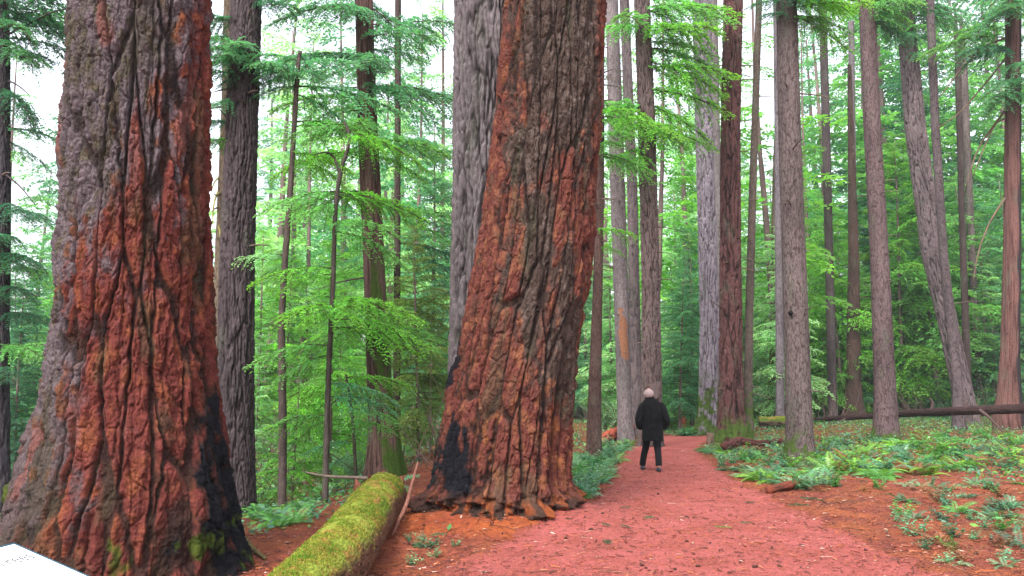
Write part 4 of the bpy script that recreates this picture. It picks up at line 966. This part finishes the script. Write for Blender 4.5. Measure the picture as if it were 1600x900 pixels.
pal = np.array([(.10, .03, .022), (.05, .022, .02), (.26, .075, .03), (.30, .12, .07), (.16, .05, .04), (.42, .30, .24), (.20, .05, .035)])
cc = pal[rgf.choice(7, n, p=[.26, .24, .18, .1, .12, .03, .07])] * rgf.uniform(.7, 1.2, (n, 1))
link('needle_litter', mesh_np('needle_litter', Q.reshape(-1, 3), np.arange(n * 4).reshape(-1, 4), np.repeat(cc, 4, 0), smooth=False), M_FINE)['kind'] = 'stuff'
n = 1300
y = 4 + 16 * rgf.random(n) ** 1.3; x = rgf.uniform(-1, 1, n) * (1.5 + .72 * y); k = rgf.random(n) > path_mask(x, y) * .8; x, y = x[k], y[k]; n = len(x)
parts = []
for i in range(n):
    a = rgf.random() * 6.28; l = rgf.uniform(.04, .17); z = tz(x[i], y[i]) + .01; dx, dy = math.cos(a) * l, math.sin(a) * l; b = rgf.normal() * .03
    V, F = tube([(x[i] - dx, y[i] - dy, tz(x[i] - dx, y[i] - dy) + .01), (x[i] - dy * b * 5, y[i] + dx * b * 5, z + .012), (x[i] + dx, y[i] + dy, tz(x[i] + dx, y[i] + dy) + .012)], [.004, .004, .002], 4, 2)
    parts.append((V, F, np.float32([(.09, .04, .03), (.20, .10, .07), (.05, .03, .025)][i % 3])))
V, F, Cc = join(parts); link('twig_litter', mesh_np('twig_litter', V, F, Cc), M_BARK)['kind'] = 'stuff'
# cones / bark chips as small lumps, and little green sprigs dropped on the path
def lump(seed):
    V, F = tube([(-.03, 0, .0), (-.012, 0, .012), (.012, 0, .012), (.034, 0, .0)], [.006, .016, .016, .004], 7, 3)
    V = V + .006 * np.random.default_rng(seed).normal(size=V.shape) * .5
    me = mesh_np('fir_cone', V, F, np.tile(np.float32([.055, .025, .02]), (len(V), 1))); me.materials.append(M_FINE); return me
LM = [lump(i) for i in range(3)]
for i in range(46):
    px = rgf.uniform(600, 1600); py = rgf.uniform(770, 898); p = gp(px, py)
    o = bpy.data.objects.new('fir_cone', LM[i % 3]); col.objects.link(o); o.location = p + [0, 0, .008]; o.rotation_euler = (0, 0, rgf.random() * 6.3); o.scale = (rgf.uniform(.4, .9),) * 3
    wh = 'on the red ground left of the path' if px < 900 else ('on the open path' if px < 1250 else 'on the duff at the lower right')
    tag(o, f'small dark fir cone lying {wh}', 'cone', f'fir cones {wh}')
sprig = quads_mesh('fallen_sprig', *bough(np.random.default_rng(3), .34, wid=.45, sp=.022, ssp=.018, sl=.035, sw=.006, rise=.0, droop=.05, hang=(0, .1))); sprig.materials.append(M_LEAF)
for i, (px, py, s, f, wh) in enumerate([(1116, 826, .55, 'bright', 'in the middle of the open path'), (970, 824, .5, 'dark', 'left of the path centre'), (942, 822, .45, 'dark', 'in front of the middle trunk'), (1020, 810, .5, 'teal', 'across the path'), (895, 815, .5, 'dark', 'just right of the middle trunk foot'), (950, 848, .6, 'dark', 'low on the path'), (1165, 788, .6, 'dark', 'at the right edge of the path'), (985, 795, .5, 'dark', 'behind the other fallen sprigs'), (668, 858, .8, 'teal', 'left of the middle trunk foot'), (700, 838, .6, 'teal', 'under the middle trunk'), (1230, 792, .9, 'teal', 'on the duff right of the path'), (1250, 780, 1., 'dark', 'beside the low rotten log'), (1175, 820, .4, 'teal', 'on the right half of the path')]):
    p = gp(px, py); o = bpy.data.objects.new('fallen_sprig', sprig); col.objects.link(o); o.location = p + [0, 0, .03]; o.rotation_euler = (0, 0, rgf.random() * 6.3); o.scale = (s,) * 3; o.color = (*COLS[f], 1)
    tag(o, f"small {WORD[f]} fallen sprig {wh}", 'sprig')

# ------------------------------------------------------------------ the walking person
def ell(c, r, n=18):
    th = np.linspace(0, math.pi, n); Cc = np.stack([np.full(n, c[0]), np.full(n, c[1]), c[2] - r[2] * np.cos(th)], 1)
    m = 24; a = np.arange(m) / m * 2 * math.pi
    rad = np.clip(np.sin(th), .02, 1)
    V = Cc[:, None] + np.stack([rad[:, None] * r[0] * np.cos(a), rad[:, None] * r[1] * np.sin(a), 0 * rad[:, None] * a], -1)
    V = V.reshape(-1, 3); i = np.arange(n - 1)[:, None] * m; j = np.arange(m)[None]; j2 = (j + 1) % m
    F = [np.stack([i + j, i + j2, i + m + j2, i + m + j], -1).reshape(-1, 4)]
    V = np.concatenate([V, Cc[:1], Cc[-1:]]); k = n * m; jj = np.arange(m); jn = (jj + 1) % m
    F.append(np.stack([np.full(m, k), jn, jj], 1)); F.append(np.stack([np.full(m, k + 1), (n - 1) * m + jj, (n - 1) * m + jn], 1))
    return V, F
def loft(rows, m=28, sub=6):
    """rows of (z, cx, cy, rx, ry) bottom to top"""
    A = np.array(rows, float); t = np.linspace(0, len(A) - 1, (len(A) - 1) * sub + 1); B = np.stack([np.interp(t, np.arange(len(A)), A[:, k]) for k in range(5)], 1)
    a = np.arange(m) / m * 2 * math.pi
    V = np.stack([B[:, 1][:, None] + B[:, 3][:, None] * np.cos(a), B[:, 2][:, None] + B[:, 4][:, None] * np.sin(a), np.tile(B[:, 0][:, None], (1, m))], -1).reshape(-1, 3)
    n = len(B); i = np.arange(n - 1)[:, None] * m; j = np.arange(m)[None]; j2 = (j + 1) % m
    F = [np.stack([i + j, i + j2, i + m + j2, i + m + j], -1).reshape(-1, 4)]
    V = np.concatenate([V, V[:m].mean(0)[None], V[-m:].mean(0)[None]]); k = n * m; jj = np.arange(m); jn = (jj + 1) % m
    F.append(np.stack([np.full(m, k), jn, jj], 1)); F.append(np.stack([np.full(m, k + 1), (n - 1) * m + jj, (n - 1) * m + jn], 1))
    return V, F
def fused(name, parts, mat, parent, vox=.012, sm=6):
    V, F, _ = join([(v, f, (1, 1, 1)) for v, f in parts])
    o = link(name, mesh_np(name, V, F), mat, parent, world=False)
    r = o.modifiers.new('r', 'REMESH'); r.mode = 'VOXEL'; r.voxel_size = vox; r.use_smooth_shade = True
    s_ = o.modifiers.new('s', 'SMOOTH'); s_.iterations = sm; s_.factor = .5
    return o
M_SKIN = mat_plain('skin', (.40, .19, .15), .55, .1, 60, .4, .08)
M_COAT = mat_plain('black_wool', (.003, .003, .004), .95, .5, 90, .15, .25)
M_TROU = mat_plain('dark_trousers', (.003, .003, .005), .9, .3, 60, .2, .2)
M_HAIR = mat_plain('grey_hair', (.27, .20, .195), .8, .7, 120, .3, .25)
M_SHOE = mat_plain('dark_shoe', (.012, .012, .025), .5, .1, 30, .4)
pp = gp(1021, 737)
man = empty('person', (pp[0], pp[1], pp[2]), 'person with thin pale hair and a black knee-length coat walking away along the path', 'person')
man.rotation_euler = (0, 0, R_(-5)); man.scale = (1.06, 1.06, 1.03)
HX = -.055
la, ra = (-.19, .30, .075), (.10, -.10, .10)
def leg(hip, knee, ankle, r): return tube([hip, ((hip[0]+knee[0])/2, (hip[1]+knee[1])/2 + .01, (hip[2]+knee[2])/2), knee, ((knee[0]+ankle[0])/2, (knee[1]+ankle[1])/2 - .015, (knee[2]+ankle[2])/2 + .04), ankle], r, 16)
parts = [ell((HX, .035, 1.55), (.077, .096, .118)), ell((HX, .132, 1.535), (.014, .018, .022)), ell((HX - .08, .03, 1.54), (.012, .022, .034)), ell((HX + .08, .03, 1.54), (.012, .022, .034)),
         ell((HX, .09, 1.475), (.04, .035, .03)), tube([(0, 0, 1.30), (HX * .6, .01, 1.40), (HX, .02, 1.50)], [.07, .058, .055], 14),
         loft([(.80, 0, 0, .15, .11), (.95, 0, 0, .15, .11), (1.08, 0, 0, .14, .10), (1.25, 0, 0, .17, .11), (1.36, 0, 0, .17, .09), (1.41, 0, 0, .08, .06)]),
         leg((-.09, 0, .86), (-.12, .17, .49), la, [.085, .08, .058, .052, .04]), leg((.09, 0, .86), (.095, .02, .48), ra, [.085, .08, .058, .052, .04]),
         tube([la, (la[0] - .02, la[1] + .10, .05)], [.04, .035], 10), tube([ra, (ra[0] + .01, ra[1] + .12, .045)], [.04, .035], 10)]
for s in (-1, 1):
    parts.append(tube([(s * .15, 0, 1.35), (s * .205, -.02, 1.2), (s * .245, -.05, 1.04), (s * .235, .03, .94), (s * .20, .10, .87)], [.055, .05, .042, .036, .028], 14))
    parts.append(ell((s * .19, .125, .835), (.022, .038, .045)))
    for k in range(4): parts.append(tube([(s * .185, .10 + k * .019, .81), (s * .175, .105 + k * .02, .775), (s * .16, .11 + k * .019, .765 + .004 * abs(k - 1.5))], [.0095, .009, .0075], 8))
    parts.append(tube([(s * .18, .15, .845), (s * .165, .17, .82), (s * .155, .175, .795)], [.011, .0105, .008], 8))
fused('body', parts, M_SKIN, man, .008, 3)
coat = [loft([(.61, .005, .0, .205, .155), (.70, .0, .0, .205, .15), (.90, -.002, -.005, .205, .145), (1.08, 0, -.01, .195, .145), (1.22, 0, -.012, .205, .145), (1.33, -.005, -.005, .205, .125), (1.40, -.02, 0, .165, .105), (1.45, -.035, .01, .105, .09), (1.475, -.045, .015, .092, .092), (1.525, -.05, .02, .088, .09)])]
for s in (-1, 1):
    coat.append(tube([(s * .15, -.01, 1.355), (s * .20, -.025, 1.27), (s * .245, -.05, 1.14), (s * .272, -.075, 1.03), (s * .262, -.02, .95), (s * .225, .06, .87)], [.07, .078, .076, .074, .068, .062], 16))
o = fused('coat', coat, M_COAT, man, .010, 5)
tx = bpy.data.textures.new('cloth_folds', 'CLOUDS'); tx.noise_scale = .16
dm = o.modifiers.new('folds', 'DISPLACE'); dm.texture = tx; dm.strength = .04; dm.mid_level = .5
fused('trousers', [leg((-.09, 0, .84), (-.122, .17, .49), (la[0], la[1], .10), [.095, .085, .072, .066, .064]), leg((.09, 0, .84), (.092, .02, .48), (ra[0], ra[1] + .01, .12), [.095, .085, .072, .066, .066]), ell((0, 0, .84), (.17, .12, .09))], M_TROU, man)
for an, yaw in ((la, -.25), (ra, .1)):
    V, F = ell((0, 0, 0), (.048, .135, .05)); V[:, 2] = np.maximum(V[:, 2], -.04); V = V + [0, .06, 0]; V[:, 2] -= np.clip(V[:, 1] - .05, 0, 1) * .15
    c_, s_ = math.cos(yaw), math.sin(yaw); V = np.stack([V[:, 0] * c_ + V[:, 1] * -s_ * -1 * -1, V[:, 0] * s_ * 0 + V[:, 1] * c_, V[:, 2]], 1) + [an[0], an[1] - .01, .045]
    o = link('shoe', mesh_np('shoe', V, F), M_SHOE, man, world=False)
V, F = ell((HX, .015, 1.550), (.104, .108, .105)); V[:, 2] = np.where(V[:, 1] > .075, np.minimum(V[:, 2], 1.5), V[:, 2])
k = (V[:, 1] < .085)
V[:, 1] = np.minimum(V[:, 1], .07)
V += .004 * perlin(V, (60, 60, 60), 1.)[:, None]
link('hair', mesh_np('hair', V, F), M_HAIR, man, world=False)
V, F = ell((HX, .012, 1.622), (.052, .056, .038)); link('bald_crown', mesh_np('bald_crown', V, F), mat_plain('scalp', (.36, .19, .17), .5, .05, 40), man, world=False)

# ------------------------------------------------------------------ the tilted information panel, lower left
M_WHITE = mat_plain('white_panel', (.85, .85, .86), .45, 0, 10, .4, .02); M_EDGE = mat_plain('teal_edge', (.004, .045, .075), .5); M_TXT = mat_plain('faded_lettering', (.09, .09, .10), .7); M_POST = mat_plain('grey_metal', (.18, .18, .19), .5, .1)
SG_P = np.array([-2.15, 3.43, .95]); SG_A = R_(84); SG_T = R_(20)
_u = at(22, 850, SG_P[1]); SG_P = _u
sd_ = np.array([math.cos(SG_A), -math.sin(SG_A) * 0, 0])
def sign():
    down = np.array([math.sin(SG_A) * math.cos(SG_T), -math.cos(SG_A) * math.cos(SG_T), -math.sin(SG_T)])     # from the far edge towards the reader
    left = np.array([-math.cos(SG_A), -math.sin(SG_A), 0])
    up = np.cross(left, down); up = up if up[2] > 0 else -up
    Wd, Hd = .85, .60
    M = Matrix((( -left[0], -down[0], up[0], SG_P[0]), (-left[1], -down[1], up[1], SG_P[1]), (-left[2], -down[2], up[2], SG_P[2]), (0, 0, 0, 1)))   # local x: reader's right, y: away from reader
    t = empty('info_sign', Vector(M.translation), 'white tilted information panel with a teal edge in the lower left corner', 'sign')
    def box(name, x0, x1, y0, y1, z0, z1, mat, bev=.0):
        bm = __import__('bmesh').new(); __import__('bmesh').ops.create_cube(bm, size=1)
        for v in bm.verts: v.co = Vector((x0 if v.co.x < 0 else x1, y0 if v.co.y < 0 else y1, z0 if v.co.z < 0 else z1))
        me = bpy.data.meshes.new(name); bm.to_mesh(me); bm.free()
        o = link(name, me, mat, t, world=False); o.matrix_local = Matrix.Translation(t.location).inverted() @ M
        if bev: b_ = o.modifiers.new('b', 'BEVEL'); b_.width = bev; b_.segments = 2
        return o
    box('panel', -Wd, 0, -Hd, 0, -.012, 0, M_WHITE, .002)
    box('rim', 0.0005, .010, -Hd - .01, .010, -.022, .0015, M_EDGE, .002); box('rim', -Wd, -.0005, .0005, .010, -.022, .0015, M_EDGE, .002)
    box('tray', -Wd + .01, -.01, -Hd + .01, -.01, -.03, -.0125, M_POST)
    def text(s, x, y, size):
        cu = bpy.data.curves.new('lettering', 'FONT'); cu.body = s; cu.size = size; cu.extrude = .0004; cu.align_x = 'RIGHT'
        tmp = bpy.data.objects.new('tmp', cu); col.objects.link(tmp); bpy.context.view_layer.update()
        me = bpy.data.meshes.new_from_object(tmp.evaluated_get(bpy.context.evaluated_depsgraph_get())); bpy.data.objects.remove(tmp)
        me.materials.clear(); me.materials.append(M_TXT); o = bpy.data.objects.new('lettering', me); col.objects.link(o); o.parent = t
        o.matrix_local = Matrix.Translation(t.location).inverted() @ M @ Matrix.Translation((x, y, .0012))
    text('Trees', -.03, -.135, .085)
    rr = np.random.default_rng(4)
    for k in range(9):                                  # worn small print, too faint to read
        x = -.45
        while x < -.06:
            l = rr.uniform(.01, .035); box('lettering', x, x + l, -.20 - k * .026, -.195 - k * .026, .0002, .0010, M_TXT); x += l + .012
            if x > -.1 and rr.random() < .4: break
    for x in (-Wd * .25, -Wd * .75):
        p = M @ Vector((x, -Hd * .5, -.03)); zz = tz(p.x, p.y)
        V, F = tube_grid(np.array([[p.x, p.y, zz - .1], [p.x, p.y, p.z + .03]]), np.tile([1., 0, 0], (2, 1)), np.tile([0, 1., 0], (2, 1)), np.full((2, 14), .03))
        link('post', mesh_np('post', V, F), M_POST, t)
sign()

# ------------------------------------------------------------------ air
def haze(d):
    bm = __import__('bmesh').new(); __import__('bmesh').ops.create_cube(bm, size=1)
    for v in bm.verts: v.co = Vector((v.co.x * 420, v.co.y * 420 + 20, -3 if v.co.z < 0 else 60))
    me = bpy.data.meshes.new('haze'); bm.to_mesh(me); bm.free()
    m = bpy.data.materials.new('haze'); m.use_nodes = True; n = m.node_tree; n.nodes.clear()
    o = n.nodes.new('ShaderNodeOutputMaterial'); v = n.nodes.new('ShaderNodeVolumePrincipled')
    v.inputs['Density'].default_value = d; v.inputs['Color'].default_value = (.86, .95, .98, 1); v.inputs['Anisotropy'].default_value = .2
    n.links.new(v.outputs[0], o.inputs['Volume'])
    tag(link('haze', me, m), kind='stuff')
haze(.0006)
